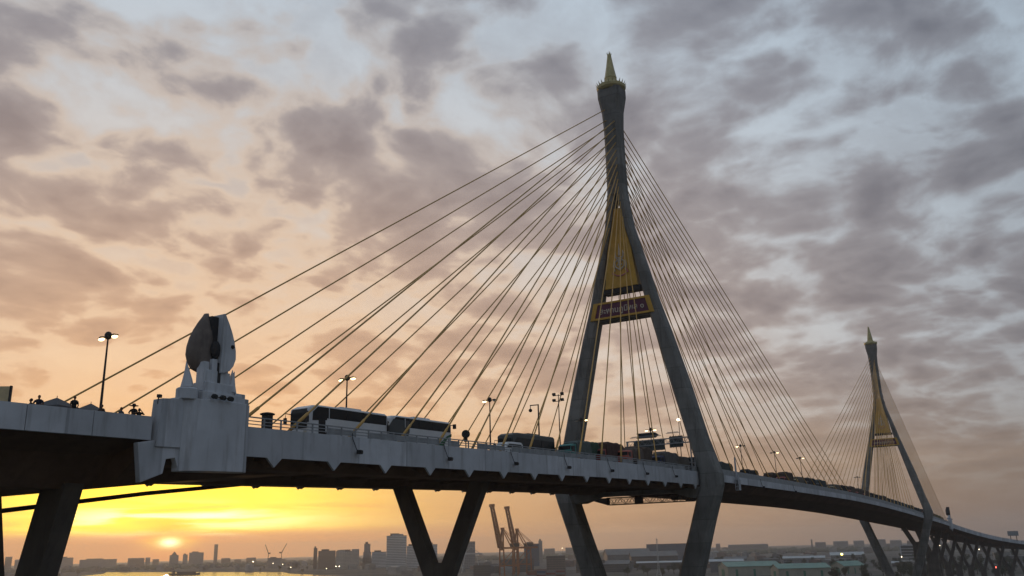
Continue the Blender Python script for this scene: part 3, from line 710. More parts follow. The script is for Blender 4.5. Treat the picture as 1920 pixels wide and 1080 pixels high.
def make_coach(L=12.2, H=3.55, paint=M_BUSW, skin=None, glass_z=(2.3, 3.3), rear=False):
    r = empty('coach'); hl = L / 2; yw = 1.25
    mb = MB(); mb.loft([section(yw - .12, 0.45, H - .75, .2, -hl), section(yw, 0.4, H - .35, .25, -hl + .12), section(yw, 0.38, H - .08, .28, -hl + .75), section(yw, 0.38, H, .25, -hl + 1.8), section(yw, 0.38, H, .25, hl - .4), section(yw - .08, 0.5, H - .12, .25, hl)])
    mb.build('body', paint, r, bevel=0.03)
    for sg in (-1, 1):
        mb = MB(); y = sg * (yw + 0.012)
        mb.prism([(-hl + .55, glass_z[0] - .35), (-hl + 2.6, glass_z[0] - .2), (-hl + 2.65, glass_z[0]), (hl - .25, glass_z[0]), (hl - .2, glass_z[1]), (-hl + 1.3, glass_z[1] + .05), (-hl + .6, glass_z[1] - .5)], *sorted((y, y - sg * .03)))
        mb.build('window_band', M_GLASS, r)
    for x in (-hl + 2.9, -hl + 5.6, -hl + 8.2):
        mb = MB(); mb.box((x, -yw - .03, (glass_z[0] + glass_z[1]) / 2), (0.09, 0.03, glass_z[1] - glass_z[0])); mb.build('window_pillar', paint if x < -hl + 3 else M_DARK, r)
    mb = MB(); mb.box((-hl - .01, 0, 1.95), (.08, 2.15, 1.5)); mb.hexa([(-hl - .05, -1.05, 2.7), (-hl - .05, 1.05, 2.7), (-hl + .1, 1.05, 2.7), (-hl + .1, -1.05, 2.7), (-hl + .1, -1.0, H - .42), (-hl + .1, 1.0, H - .42), (-hl + .22, 1.0, H - .42), (-hl + .22, -1.0, H - .42)])
    mb.build('windscreen', M_GLASS, r)
    mb = MB(); mb.box((-hl + 1.9, -yw - .012, 1.35), (0.95, 0.03, 1.7)); mb.build('door', M_GLASS, r)
    for sg in (-1, 1):
        mb = MB(); mb.tube([(-hl + .3, sg * 1.1, 2.65), (-hl - .35, sg * 1.42, 2.75), (-hl - .4, sg * 1.45, 2.3)], 0.05, 6); mb.box((-hl - .4, sg * 1.45, 2.0), (0.2, 0.3, 0.62)); mb.build('mirror', M_DARK, r)
        mb = MB(); mb.box((-hl - .01, sg * .85, .85), (0.06, 0.4, 0.22)); mb.build('headlight', M_LAMPOFF, r)
        mb = MB(); mb.box((hl + .01, sg * .95, 1.15), (0.05, 0.25, 0.5)); mb.build('tail_light', mat('tail_red', (0.35, 0.02, 0.02), 0.4), r)
    mb = MB(); mb.box((0.6, 0, H + .08), (3.2, 1.7, 0.2)); mb.build('roof_unit', paint, r, bevel=0.06)
    add_wheels(r, (-hl + 2.7, hl - 3.0), 1.1, 0.5)
    return r
o = make_coach(); put_on(o, -97.4, -9.2); tag(o, 'white coach with a dark window band, first in the queue on the bridge', 'coach')
o = make_coach(12.0, 3.6, M_BUSW, glass_z=(2.35, 3.35)); put_on(o, -84.9, -9.0)
tag(o, 'coach with dark glass front and a green swoosh at its tail, behind the white coach', 'coach')
mb = MB(); mb.prism([(2.9, .5), (4.0, .5), (5.2, 1.7), (5.95, 1.88), (5.95, 2.2), (5.0, 1.88), (3.9, 1.2)], -1.29, -1.27); mb.build('swoosh', M_GREEN, o)
mb = MB(); mb.prism([(-5.98, .5), (-3.0, .5), (-2.3, 1.9), (-2.3, 3.1), (-5.2, 3.15), (-5.9, 2.4)], -1.285, -1.27); mb.build('dark_front_panel', M_BUSD, o)
mb = MB(); mb.tube([(5.9, -1.1, 3.2), (6.4, -1.4, 3.3)], 0.05, 6); mb.box((6.4, -1.42, 3.1), (0.25, 0.35, 0.55)); mb.build('rear_mirror', M_DARK, o)
o = make_coach(12.4, 3.75, M_BUSD, glass_z=(1.7, 3.0)); put_on(o, -55.4, -7.2); tag(o, 'dark grey bus, third large vehicle of the queue', 'bus')

def make_van(paint, L=5.4, H=1.95):
    r = empty('van'); hl = L / 2
    mb = MB(); mb.loft([section(.8, .4, .95, .1, -hl), section(.9, .35, 1.1, .12, -hl + .3), section(.92, .3, 1.25, .15, -hl + .95), section(.88, .3, H - .05, .2, -hl + 1.75), section(.9, .3, H, .2, -hl + 2.6), section(.9, .3, H, .2, hl - .3), section(.85, .4, H - .15, .2, hl)])
    mb.build('body', paint, r, bevel=0.02)
    for sg in (-1, 1):
        mb = MB(); y = sg * .915; mb.prism([(-hl + 1.25, 1.2), (hl - .4, 1.2), (hl - .45, 1.65), (-hl + 1.85, 1.65)], *sorted((y, y - sg * .05))); mb.build('side_window', M_GLASS, r)
        mb = MB(); mb.box((-hl - .01, sg * .6, .8), (.06, .3, .18)); mb.build('headlight', M_LAMPOFF, r)
    mb = MB(); mb.hexa([(-hl + .98, -.75, 1.27), (-hl + .98, .75, 1.27), (-hl + 1.05, .75, 1.27), (-hl + 1.05, -.75, 1.27), (-hl + 1.66, -.7, 1.8), (-hl + 1.66, .7, 1.8), (-hl + 1.75, .7, 1.8), (-hl + 1.75, -.7, 1.8)]); mb.build('windscreen', M_GLASS, r)
    add_wheels(r, (-hl + 1.0, hl - 1.1), .8, .34)
    return r
M_VANW = mat('white_van_paint', (0.7, 0.72, 0.73), 0.35, var=0.04, spec=0.5)
van0 = make_van(M_VANW); put_on(van0, -66.2, -10.3); tag(van0, 'white van with a pale roof in front of the dark grey bus', 'van')

def make_truck(cab, cover, L=9.5, H=3.7, lump=0.15, seed=0):
    r = empty('truck'); hl = L / 2; rnd = random.Random(seed)
    mb = MB(); mb.box((0.6, 0, .85), (L - 1.2, .9, .3)); mb.build('chassis', M_DARK, r)
    mb = MB(); mb.loft([section(1.05, .5, 1.5, .1, -hl), section(1.15, .45, 1.7, .1, -hl + .1), section(1.15, .45, 2.55, .2, -hl + .45), section(1.15, .45, 2.75, .2, -hl + .8), section(1.15, .45, 2.75, .2, -hl + 1.9)])
    c_ = mb.build('cab', cab, r, bevel=0.03)
    mb = MB(); mb.hexa([(-hl + .08, -1.0, 1.62), (-hl + .08, 1.0, 1.62), (-hl + .14, 1.0, 1.62), (-hl + .14, -1.0, 1.62), (-hl + .38, -.95, 2.45), (-hl + .38, .95, 2.45), (-hl + .46, .95, 2.45), (-hl + .46, -.95, 2.45)]); mb.build('windscreen', M_GLASS, c_)
    for sg in (-1, 1):
        mb = MB(); y = sg * 1.165; mb.prism([(-hl + .4, 1.65), (-hl + 1.4, 1.6), (-hl + 1.4, 2.4), (-hl + .65, 2.4)], *sorted((y, y - sg * .05))); mb.build('side_window', M_GLASS, c_)
        mb = MB(); mb.tube([(-hl + .3, sg * 1.1, 2.3), (-hl - .05, sg * 1.4, 2.3)], .04, 5); mb.box((-hl - .05, sg * 1.42, 2.05), (.14, .22, .5)); mb.build('mirror', M_DARK, c_)
    mb = MB(); n = 12; rings = []
    for k in range(n + 1):
        x = -hl + 2.05 + (L - 2.1) * k / n
        hh = H + rnd.uniform(-lump, lump) - (0.35 if k in (0, n) else 0)
        rings.append(section(1.24 + rnd.uniform(-.03, .05), 1.0, hh, .35, x))
    mb.loft(rings); mb.build('cargo_cover', cover, r, bevel=0.02)
    add_wheels(r, (-hl + 1.1, hl - 2.6, hl - 1.3), 1.0, .5)
    return r
def paint(n, c): return mat(n, c, 0.45, var=0.08, spec=0.4)
def tarp(n, c): return mat(n, c, 0.85, var=0.2, scale=1.2, bump=0.3)
TR = [
 ('teal cab truck with a low grey load behind the dark grey bus', (0.04, 0.22, 0.20), (0.10, 0.13, 0.125), 7.0, 3.3, -45.2, -9.6),
 ('truck under a dark green tarpaulin left of the maroon trucks', (0.05, 0.20, 0.17), (0.045, 0.085, 0.06), 9.0, 3.75, -39.0, -7.6),
 ('truck with a dark maroon covered load by the near tower', (0.25, 0.05, 0.045), (0.085, 0.045, 0.04), 9.0, 3.95, -31.5, -8.6),
 ('red cab truck with a brownish load beside the maroon one', (0.42, 0.10, 0.07), (0.13, 0.10, 0.085), 6.5, 3.2, -27.0, -10.7),
 ('tall truck with a brown covered load below the sign gantry', (0.30, 0.07, 0.06), (0.09, 0.065, 0.05), 9.5, 4.1, -18.5, -8.2),
 ('dark blue cab truck under the message board', (0.03, 0.04, 0.10), (0.12, 0.115, 0.11), 9.0, 3.6, -9.0, -9.8),
 ('truck with a grey brown tarpaulin under the right sign board', (0.35, 0.28, 0.16), (0.14, 0.125, 0.105), 9.0, 3.5, 0.6, -8.4),
 ('black covered truck touching the right leg of the near tower', (0.05, 0.05, 0.05), (0.03, 0.032, 0.035), 10.5, 3.8, 11.0, -8.8),
 ('high sided dark truck just right of the near tower leg', (0.06, 0.07, 0.08), (0.06, 0.075, 0.075), 11.0, 3.9, 28.0, -8.4),
]
tr_objs = []
for i, (lab, cc, kc, L, H, s, y) in enumerate(TR):
    o = make_truck(paint('cab_paint_%d' % i, cc), tarp('tarpaulin_%d' % i, kc), L, H, 0.12, i)
    put_on(o, s, y); tag(o, lab, 'truck'); tr_objs.append(o)
# the rest of the queue: small vehicles between the towers and past the distant tower
van1 = make_van(paint('dark_car_paint', (0.03, 0.035, 0.04)), 4.8, 1.75); van2 = make_van(paint('silver_car_paint', (0.32, 0.33, 0.34)), 4.7, 1.6)
put_on(van1, 38.5, -10.4); tag(van1, 'dark minivan right after the high sided truck in the queue', 'car')
put_on(van2, 46.0, -10.4); tag(van2, 'silver car second after the high sided truck in the queue', 'car')
QG = 'queue of vehicles between the two towers'
protos = [tr_objs[8], tr_objs[7], tr_objs[6], tr_objs[4], tr_objs[1], tr_objs[4], tr_objs[8], van1]
rnd = random.Random(11)
used = {}
for lane, y in ((0, -10.2), (1, -6.6), (2, 6.4)):
    s = 44 + lane * 5 if lane else 53
    while s < 430:
        i = rnd.randrange(len(protos)); L = 10.5 if protos[i].name.startswith('truck') else 5.2
        o = copy_tree(protos[i]); far = s > 200
        s += L / 2 + rnd.uniform(0.8, 1.8)
        put_on(o, s, y); s += L / 2 + rnd.uniform(0.6, 1.8) + (14 if lane == 2 else 0)
        isT = protos[i].name.startswith('truck')
        if lane == 2: lab = 'small %s on the far carriageway beyond the near queue' % ('dark truck' if isT else 'car'); far = False
        else: lab = 'small %s queued on the near lanes %s' % ('dark truck' if isT else 'car', 'by the distant tower' if far else 'between midspan and the near tower')
        tag(o, lab, 'truck' if isT else 'car', ('trucks' if isT else 'cars') + (' on the far carriageway' if lane == 2 else ' queued by the distant tower' if far else ' queued between the towers'))

# ---- billboard, tents
M_BB = mat('billboard_face', (0.62, 0.50, 0.30), 0.7, var=0.15, scale=0.8)
r = tag(empty('billboard', (-125.1, 5.0, top(-125) - .1), 0.05), 'pale billboard panel with a dark edge cut by the left picture border', 'billboard')
mb = MB(); mb.box((0, 0, 2.6), (1.9, 0.18, 3.4), -1.0); mb.build('panel', M_BB, r)
mb = MB(); mb.box((0.55, -.85, 2.6), (0.14, 0.26, 3.5), -1.0); mb.build('panel_edge', M_DARK, r)
mb = MB(); mb.tube([(0, 0, 0), (0, 0, 2)], .12, 8); mb.build('post', M_DARK, r)
r = tag(empty('billboard', (640, -37.5, top(640) - .2)), 'tiny grey billboard over the distant approach near the right border', 'billboard')
mb = MB(); mb.box((0, 0, 5.4), (0.4, 7.4, 3.6)); mb.build('panel', M_STEEL, r)
mb = MB(); mb.tube([(0, -2, 0), (0, -2, 4)], .25, 6); mb.tube([(0, 2, 0), (0, 2, 4)], .25, 6); mb.build('post', M_DARK, r)
M_TENT = mat('tent_canvas', (0.10, 0.105, 0.115), 0.8, var=0.08)
def make_tent(w=3.0, h=2.6):
    r = empty('canopy_tent')
    mb = MB(); i = mb.addv([(0, 0, h)] + [(w / 2 * math.cos(math.pi / 4 + k * math.pi / 2) * 1.3, w / 2 * math.sin(math.pi / 4 + k * math.pi / 2) * 1.3, h - .85) for k in range(4)] + [(w / 2 * math.cos(math.pi / 4 + k * math.pi / 2) * 1.3, w / 2 * math.sin(math.pi / 4 + k * math.pi / 2) * 1.3, h - 1.05) for k in range(4)])
    for k in range(4):
        mb.face((i, i + 1 + k, i + 1 + (k + 1) % 4)); mb.face((i + 1 + k, i + 5 + k, i + 5 + (k + 1) % 4, i + 1 + (k + 1) % 4))
    c_ = mb.build('canopy', M_TENT, r); sm = c_.modifiers.new('thick', 'SOLIDIFY'); sm.thickness = 0.03
    for k in range(4):
        a = math.pi / 4 + k * math.pi / 2
        mb = MB(); mb.tube([(w / 2 * math.cos(a) * 1.25, w / 2 * math.sin(a) * 1.25, 0), (w / 2 * math.cos(a) * 1.25, w / 2 * math.sin(a) * 1.25, h - .9)], .03, 6); mb.build('tent_leg', M_STEEL, r)
    mb = MB(); mb.tube([(0, 0, h - .1), (0, 0, h + .15)], .03, 6); mb.build('finial', M_DARK, r)
    return r
t1 = make_tent(); t1.location = (-124.1, -2.0, 12.85 - 2.6); t1.rotation_euler = (0, 0, 0.3); tag(t1, 'larger pointed grey tent on the left approach, left of the street lamp', 'tent', 'pointed tents on the approach')
t2 = copy_tree(t1); t2.location = (-121.0, -2.0, 12.75 - 2.6); t2.scale = (.85, .85, 1); t2['label'] = 'smaller pointed grey tent touching the street lamp on the left approach'

# ---- people at the parapet (far silhouettes)
def mt_flat(n, c): return mat(n, c, 0.85, var=0.08, scale=3)
M_SKIN = mt_flat('skin', (0.20, 0.105, 0.065)); M_HAIR = mt_flat('black_hair', (0.01, 0.009, 0.008))
def cap(mb, pts, r): mb.tube(pts, r, 10)
def person(pose, shirt, trousers, hat=False):
    r = empty('person')
    J = dict(rest=dict(l=[(0.0, .19, 1.40), (-.03, .26, 1.12), (-.16, .2, .95)], r=[(0.0, -.19, 1.40), (-.03, -.26, 1.12), (-.16, -.2, .95)]),
             photo=dict(l=[(0.0, .19, 1.40), (-.16, .36, 1.28), (-.22, .12, 1.55)], r=[(0.0, -.19, 1.40), (-.16, -.36, 1.28), (-.22, -.12, 1.55)]),
             lean=dict(l=[(0.0, .2, 1.40), (-.1, .33, 1.15), (-.34, .14, 1.08)], r=[(0.0, -.2, 1.40), (-.1, -.33, 1.15), (-.34, -.14, 1.08)]))[pose]
    mb = MB()
    cap(mb, [(0, 0, .92), (0, 0, 1.1), (0, 0, 1.3), (0, 0, 1.43)], [.14, .135, .16, .09])
    cap(mb, [(0, -.17, 1.40), (0, 0, 1.42), (0, .17, 1.40)], [.062, .09, .062])
    cap(mb, [(0, 0, 1.40), (-.01, 0, 1.56)], [.062, .054])
    mb.ball((-.02, 0, 1.64), .098, 8, (1.0, .82, 1.22)); mb.ball((-.115, 0, 1.63), .02, 4, (1, .8, 1.2))
    for sg in (-1, 1):
        mb.ball((0, sg * .085, 1.64), .026, 4, (.8, .5, 1.2))
        cap(mb, [(0, sg * .09, .92), (-.01, sg * .1, .5), (.01, sg * .1, .08)], [.088, .058, .042]); cap(mb, [(.05, sg * .1, .045), (-.17, sg * .11, .035)], [.045, .036])
    for a in (J['l'], J['r']):
        a = [Vector(p) for p in a]; cap(mb, a, [.052, .043, .03])
        d = (a[2] - a[1]).normalized(); s_ = d.cross(Vector((0, .3, 1))).normalized()
        cap(mb, [a[2], a[2] + d * .08], [.03, .035])
        for k in range(4):
            o_ = s_ * (k - 1.5) * .018; ln = (.055, .07, .065, .05)[k]
            cap(mb, [a[2] + d * .07 + o_, a[2] + d * (.07 + ln * .6) + o_, a[2] + d * (.07 + ln) + o_ + Vector((0, 0, -.015))], [.009, .0085, .007])
        cap(mb, [a[2] + d * .02, a[2] + d * .06 + s_ * .045, a[2] + d * .09 + s_ * .05], [.011, .01, .008])
    b = mb.build('body', M_SKIN, r); rm = b.modifiers.new('one_surface', 'REMESH'); rm.mode = 'VOXEL'; rm.voxel_size = 0.009; rm.use_smooth_shade = True
    mb = MB(); cap(mb, [(0, 0, .86), (0, 0, 1.1), (0, 0, 1.3), (0, 0, 1.45)], [.165, .155, .178, .085]); cap(mb, [(0, -.18, 1.40), (0, 0, 1.42), (0, .18, 1.40)], [.08, .1, .08])
    for a in (J['l'], J['r']):
        a = [Vector(p) for p in a]; cap(mb, [a[0], a[0].lerp(a[1], .75)], [.075, .066])
    s_o = mb.build('shirt', shirt, r); rm = s_o.modifiers.new('one_surface', 'REMESH'); rm.mode = 'VOXEL'; rm.voxel_size = 0.015; rm.use_smooth_shade = True
    mb = MB(); cap(mb, [(0, 0, .78), (0, 0, .96)], [.165, .155])
    for sg in (-1, 1): cap(mb, [(0, sg * .09, .88), (-.01, sg * .1, .5), (.01, sg * .1, .1)], [.105, .08, .066])
    t_o = mb.build('trousers', trousers, r); rm = t_o.modifiers.new('one_surface', 'REMESH'); rm.mode = 'VOXEL'; rm.voxel_size = 0.015; rm.use_smooth_shade = True
    mb = MB(); mb.ball((.012, 0, 1.675), .108, 8, (1.0, .88, 1.08)); mb.build('hair', M_HAIR, r, smooth=True)
    if hat:
        mb = MB(); mb.lathe([(.33, 1.70), (.34, 1.72), (.14, 1.76), (.12, 1.87), (.03, 1.89)], n=16); mb.build('hat', M_DARK, r)
    if pose == 'photo':
        mb = MB(); mb.box((-.27, 0, 1.6), (.07, .16, .1)); mb.tube([(-.30, 0, 1.6), (-.38, 0, 1.6)], .035, 10); mb.build('camera', M_DARK, r)
    return r
navy = mt_flat('navy_cloth', (0.02, 0.022, 0.04)); blk_ = mt_flat('black_cloth', (0.015, 0.015, 0.016)); brn = mt_flat('brown_cloth', (0.06, 0.035, 0.025)); gry = mt_flat('grey_cloth', (0.09, 0.09, 0.1))
PP = [('rest', brn, navy, False, -132.15, 10.72, -.3, 'person showing only a head above the parapet, nearest the billboard'),
      ('lean', navy, blk_, False, -131.6, 11.02, .9, 'person in dark clothes leaning on the parapet left of the larger tent'),
      ('rest', blk_, navy, False, -128.95, 11.3, 1.2, 'person standing between the two pointed tents'),
      ('rest', brn, blk_, False, -126.75, 10.95, .4, 'person standing at the foot of the tall left street lamp'),
      ('rest', gry, blk_, False, -125.1, 10.95, 1.8, 'short person right of the left street lamp, only the head showing'),
      ('lean', blk_, navy, True, -124.05, 11.35, .5, 'person in a wide dark hat near the white anchor block'),
      ('photo', blk_, blk_, False, -123.55, 11.05, 1.1, 'person raising a camera beside the white anchor block')]
for pose, sh, tr_, hat, x, zt_, rz, lab in PP:
    o = person(pose, sh, tr_, hat); o.location = (x, -12.0, zt_ - (1.89 if hat else 1.79)); o.rotation_euler = (0, 0, rz)
    tag(o, lab, 'person', 'people watching from the left parapet')

# ------------------------------------------------------------------ land and river
GZ = -40.0
def ground_material():
    mt = bpy.data.materials.new('ground_cover'); mt.use_nodes = True; t = NT(mt.node_tree); b = mt.node_tree.nodes['Principled BSDF']
    tc = mt.node_tree.nodes.new('ShaderNodeTexCoord').outputs['Object']
    n1 = t.noise(tc, 0.012, 5, 0.6); n2 = t.noise(tc, 0.05, 5, 0.6)
    c = t.mix(t.smooth(n1, 0.42, 0.58), (0.035, 0.045, 0.028), (0.10, 0.095, 0.085)); c = t.mix(t.smooth(n2, 0.5, 0.62), c, (0.05, 0.05, 0.05))
    t.put(b.inputs['Base Color'], c); b.inputs['Roughness'].default_value = 0.95; return mt
mb = MB(); N = 24; xs = rng(-900, 8600, N); ys = rng(-4200, 7600, N)
for i in range(N):
    for j in range(N):
        k = mb.addv([(xs[i], ys[j], GZ), (xs[i + 1], ys[j], GZ), (xs[i + 1], ys[j + 1], GZ), (xs[i], ys[j + 1], GZ)]); mb.face((k, k + 1, k + 2, k + 3))
structure(mb.build('ground', ground_material()))
def water_material():
    mt = bpy.data.materials.new('river_water'); mt.use_nodes = True; t = NT(mt.node_tree); b = mt.node_tree.nodes['Principled BSDF']
    b.inputs['Base Color'].default_value = (0.05, 0.045, 0.035, 1); b.inputs['Roughness'].default_value = 0.14; b.inputs['IOR'].default_value = 1.33
    tc = mt.node_tree.nodes.new('ShaderNodeTexCoord').outputs['Object']
    bn = mt.node_tree.nodes.new('ShaderNodeBump'); bn.inputs['Strength'].default_value = 0.25; bn.inputs['Distance'].default_value = 0.4
    t.put(bn.inputs['Height'], t.noise(tc, 0.12, 4, 0.6)); t.l.new(bn.outputs[0], b.inputs['Normal']); return mt
LB = [(30, -900), (35, 100), (230, 600), (640, 1300), (1180, 1950), (1429, 2187), (1610, 2431)]
RB = [(300, -900), (295, 0), (400, 200), (700, 560), (1092, 1041), (1166, 1174), (1252, 1320), (1381, 1473), (1457, 1788), (1526, 2081), (1612, 2428)]
mb = MB(); i = mb.addv([(x, y, GZ + 0.35) for x, y in LB + RB[::-1]]); mb.face(range(i, i + len(LB) + len(RB))); structure(mb.build('river', water_material()))

# ---- buildings
def facade(name, c, band=(3.4, 0.45, (0.06, 0.07, 0.08)), bay=None, rough=0.7):
    return mat(name, c, rough, var=0.1, scale=0.05, bands=band if bay is None else (*band, bay))
F_WHITE = facade('white_facade', (0.58, 0.60, 0.60), (3.6, 0.42, (0.20, 0.22, 0.23)))
F_BEIGE = facade('beige_facade', (0.50, 0.46, 0.40), (3.4, 0.4, (0.22, 0.21, 0.20)), 4.0)
F_BROWN = facade('brown_facade', (0.20, 0.155, 0.13), (3.4, 0.35, (0.10, 0.085, 0.08)), 5.0)
F_GREY = facade('grey_facade', (0.26, 0.26, 0.26), (3.4, 0.4, (0.10, 0.10, 0.105)), 4.5)
F_DARK = facade('slate_facade', (0.11, 0.105, 0.10), (3.4, 0.3, (0.06, 0.06, 0.06)), 4.0)
F_BLUE = mat('blue_sheet', (0.06, 0.09, 0.13), 0.6, var=0.1, scale=0.05)
def bldg(name, x, y, w, zt, yaw, fac, label, depth=None, cat='building', group=None, plant=True, steps=()):
    depth = depth or w * 0.6; h = zt - GZ
    r = empty(name, (x, y, GZ), yaw); tag(r, label, cat, group)
    mb = MB(); mb.box((0, 0, h / 2), (w, depth, h)); mb.build('wall', fac, r)
    mb = MB(); mb.box((0, 0, h + .3), (w + .6, depth + .6, .6)); mb.build('roof', M_PIER, r)
    if plant:
        mb = MB(); mb.box((-w * .1, 0, h + .6 + h * .02 + 1), (w * .45, depth * .5, 2 + h * .04)); mb.build('roof_plant', M_PIER, r)
    for dx, ww, zz in steps:
        hh = zz - GZ; mb = MB(); mb.box((dx, 0, hh / 2), (ww, depth * 1.15, hh)); mb.build('wing', fac, r)
    return r
bldg('narrow_tower', 1660, 1635, 9.7, 12.5, -0.819, F_DARK, 'narrow dark tower at the left end of the brown block')
bldg('apartment_block', 1643, 1579, 43.5, 4.9, -0.831, F_BROWN, 'wide brown block on the riverside between dark tower and beige building')
bldg('office_building', 1603, 1474, 56.6, 2.5, -0.853, F_BEIGE, 'pale beige riverside building with stepped wings', steps=((19, 18, 7.5), (-16, 20, 6)))
bldg('narrow_tower', 1596, 1405, 15, 18.6, -0.874, F_GREY, 'slim grey tower on a tapering base left of the white tower', steps=((0, 22, -14), (0, 19, 0)))
bldg('low_block', 1692, 1446, 36.6, -1.1, -0.886, F_WHITE, 'low pale block between slim grey tower and white tower')
wt = bldg('white_tower', 1484, 1226, 44.4, 33.0, -0.905, F_WHITE, 'large white high rise with horizontal bands, tallest on the riverside', depth=30)
mb = MB(); mb.box((2, 0, 75), (26, 18, 4)); mb.build('penthouse', F_WHITE, wt)
mb = MB()
for k in range(20): mb.box((0, 0, 3.6 * k + 2.4), (45.2, 30.8, 0.7))
mb.build('floor_slab', F_WHITE, wt)
bldg('annex_building', 1584, 1261, 20.1, 10.5, -0.92, F_WHITE, 'pale annex right behind the white high rise', steps=((10, 22, -9),))
bldg('office_building', 1612, 1223, 29.1, 13.0, -0.942, F_WHITE, 'pale building seen between the arms of the Y shaped pier')
sil = bldg('silo_building', 1496, 1039, 28.9, 15.4, -0.982, F_GREY, 'pale grey silo block left of the orange cranes', plant=False)
r = tag(empty('roof_crane', (1497, 1037, 15.9), -0.98), 'little jib crane on the roof of the silo block', 'crane')
mb = MB(); mb.tube([(0, 0, 0), (0, 0, 7), (-5, 0, 21)], [1.0, .9, .5], 6); mb.box((-5.6, 0, 21), (5, 2, 3)); mb.build('jib', F_GREY, r)
bldg('office_building', 1655, 973, 34.0, 8.1, -1.05, F_BLUE, 'blue grey block right of the orange cranes')
bldg('office_building', 2101, 1199, 10.5, 18.0, -1.06, F_GREY, 'faint narrow tower behind the blue grey block')
bldg('sheet_warehouse', 1973, 770, 100.9, 0.6, -1.196, F_BLUE, 'long dark blue sheet building on the skyline under the bridge', plant=False, cat='warehouse')
fb = bldg('framed_office', 1567, 166, 25.6, -11.6, -1.435, F_DARK, 'office building in a white frame beside the distant tower legs', plant=False)
mb = MB(); mb.box((-12.4, -8.2, 14), (1.8, 1.5, 28.8)); mb.box((12.4, -8.2, 14), (1.8, 1.5, 28.8)); mb.box((0, -8.2, 28.2), (26.6, 1.5, 1.6))
for k in range(5): mb.box((0, -8.0, 3.5 + 4.8 * k), (23, .8, .9))
mb.build('white_frame', M_WHITE, fb)
for (x, y, w, zt, yaw, fac, lab) in ((1130, 628, 30, -14, -1.09, F_BROWN, 'brown shed block behind the orange crane legs'), (1175, 590, 46, -22, -1.1, F_DARK, 'dark shed right of the brown shed block'),
        (1010, 690, 26, -24, -1.0, F_DARK, 'dark quay shed at the foot of the orange cranes'), (1230, 760, 60, -19, -1.03, F_DARK, 'dark long shed left of the orange cranes')):
    bldg('quay_shed', x, y, w, zt, yaw, fac, lab, plant=False, cat='shed')
# skyline towers and blocks, hazy
FAR = [('tower', 2599, 3089, 15.4, 46.5, -0.719, 'lone slim tower on the hazy skyline right of the sun'), ('dome', 2470, 3197, 36.3, 6.4, -0.679, 'hazy building with a pitched roof below the sun'),
 ('a', 2505, 3169, 19.4, 7.5, -0.689, 'hazy middle building between pitched roof and larger block under the sun'), ('a', 2539, 3140, 58.6, 15.1, -0.7, 'larger hazy block right of the sun'),
 ('a', 2132, 3443, 60.8, 6.5, -0.579, 'hazy block right of the slanted left pier leg'), ('a', 2235, 3373, 139.1, -3.1, -0.609, 'long hazy hall on the left skyline')]
for kind, x, y, w, zt, yaw, lab in FAR:
    o = bldg('skyline_tower' if kind == 'tower' else 'skyline_block', x, y, w, zt, yaw, F_GREY if kind != 'tower' else F_BROWN, lab, plant=(kind == 'a'))
    if kind == 'dome':
        mb = MB(); h_ = zt - GZ; mb.loft([[(-w / 3, -9, h_), (w / 3, -9, h_), (w / 3, 9, h_), (-w / 3, 9, h_)], [(-1, -1, h_ + 15), (1, -1, h_ + 15), (1, 1, h_ + 15), (-1, 1, h_ + 15)]]); mb.build('pitched_roof', M_PIER, o)
LOW = [(1960, 3550, 24.3, 13.9), (1989, 3533, 22.6, 2.8), (2353, 3289, 64.4, -2.7), (2389, 3261, 18.9, -1.7), (2414, 3242, 25.3, -9.0), (2631, 3060, 37.5, -12.2), (2668, 3027, 26.7, -18.0), (2709, 2989, 40.4, -12.8),
 (3565, 1855, 60.4, -4.7), (3491, 1993, 38.8, 1.4), (3516, 1946, 48.5, -6.8), (3817, 1256, 18.5, -4.5), (3856, 1133, 171.0, -9.9), (3925, 873, 6.6, 3.5), (3933, 839, 43.7, -8.5), (3950, 758, 60.4, -6.2), (3964, 686, 42.6, -5.9),
 (3977, 612, 63.1, -3.4), (3988, 542, 45.6, -7.4), (3996, 483, 32.8, -11.1), (4007, 393, 50.2, -9.1), (4015, 319, 39.5, -13.2), (4022, 229, 54.2, -9.2), (4027, 145, 37.9, -13.5)]
fp = {}
rnd = random.Random(5)
def low_building(name, x, y, w, d, h, yaw, fac, label, group):
    key = fac.name
    if key not in fp:
        mb = MB(); mb.box((0, 0, .5), (1, 1, 1)); mb.prism([(-.5, 1), (.5, 1), (.5, 1.04), (0, 1.16), (-.5, 1.04)], -.5, .5, 'yz'); fp[key] = mb.build('low_building', fac); o = fp[key]
    else: o = fp[key].copy(); COL.objects.link(o)
    o.name = name; o.location = (x, y, GZ); o.rotation_euler = (0, 0, yaw); o.scale = (w, d, h); tag(o, label, 'building', group); return o
M_ROOFS = [mat('roof_wall_%d' % i, c, 0.8, var=0.15, scale=1.5) for i, c in enumerate(((0.16, 0.155, 0.15), (0.24, 0.235, 0.225), (0.09, 0.095, 0.10), (0.18, 0.13, 0.11), (0.32, 0.32, 0.31)))]
for x, y, w, zt in LOW: low_building('skyline_block', x, y, w, 25, (zt - GZ) * .9, math.atan2(y + 71, x + 167) - math.pi / 2, M_ROOFS[rnd.choice((0, 1, 3))], 'faint block in the row of buildings along the far hazy skyline', 'blocks along the hazy skyline')
def place_polar(az, D): return (-167 + D * math.cos(az), -71 + D * math.sin(az))
def in_river(x, y, mrg=25):
    poly = LB + RB[::-1]; c = False; n = len(poly)
    for a in range(n):
        (x0, y0), (x1, y1) = poly[a], poly[(a + 1) % n]
        if (y0 > y) != (y1 > y) and x < (x1 - x0) * (y - y0) / (y1 - y0) + x0: c = not c
    return c
cnt = 0
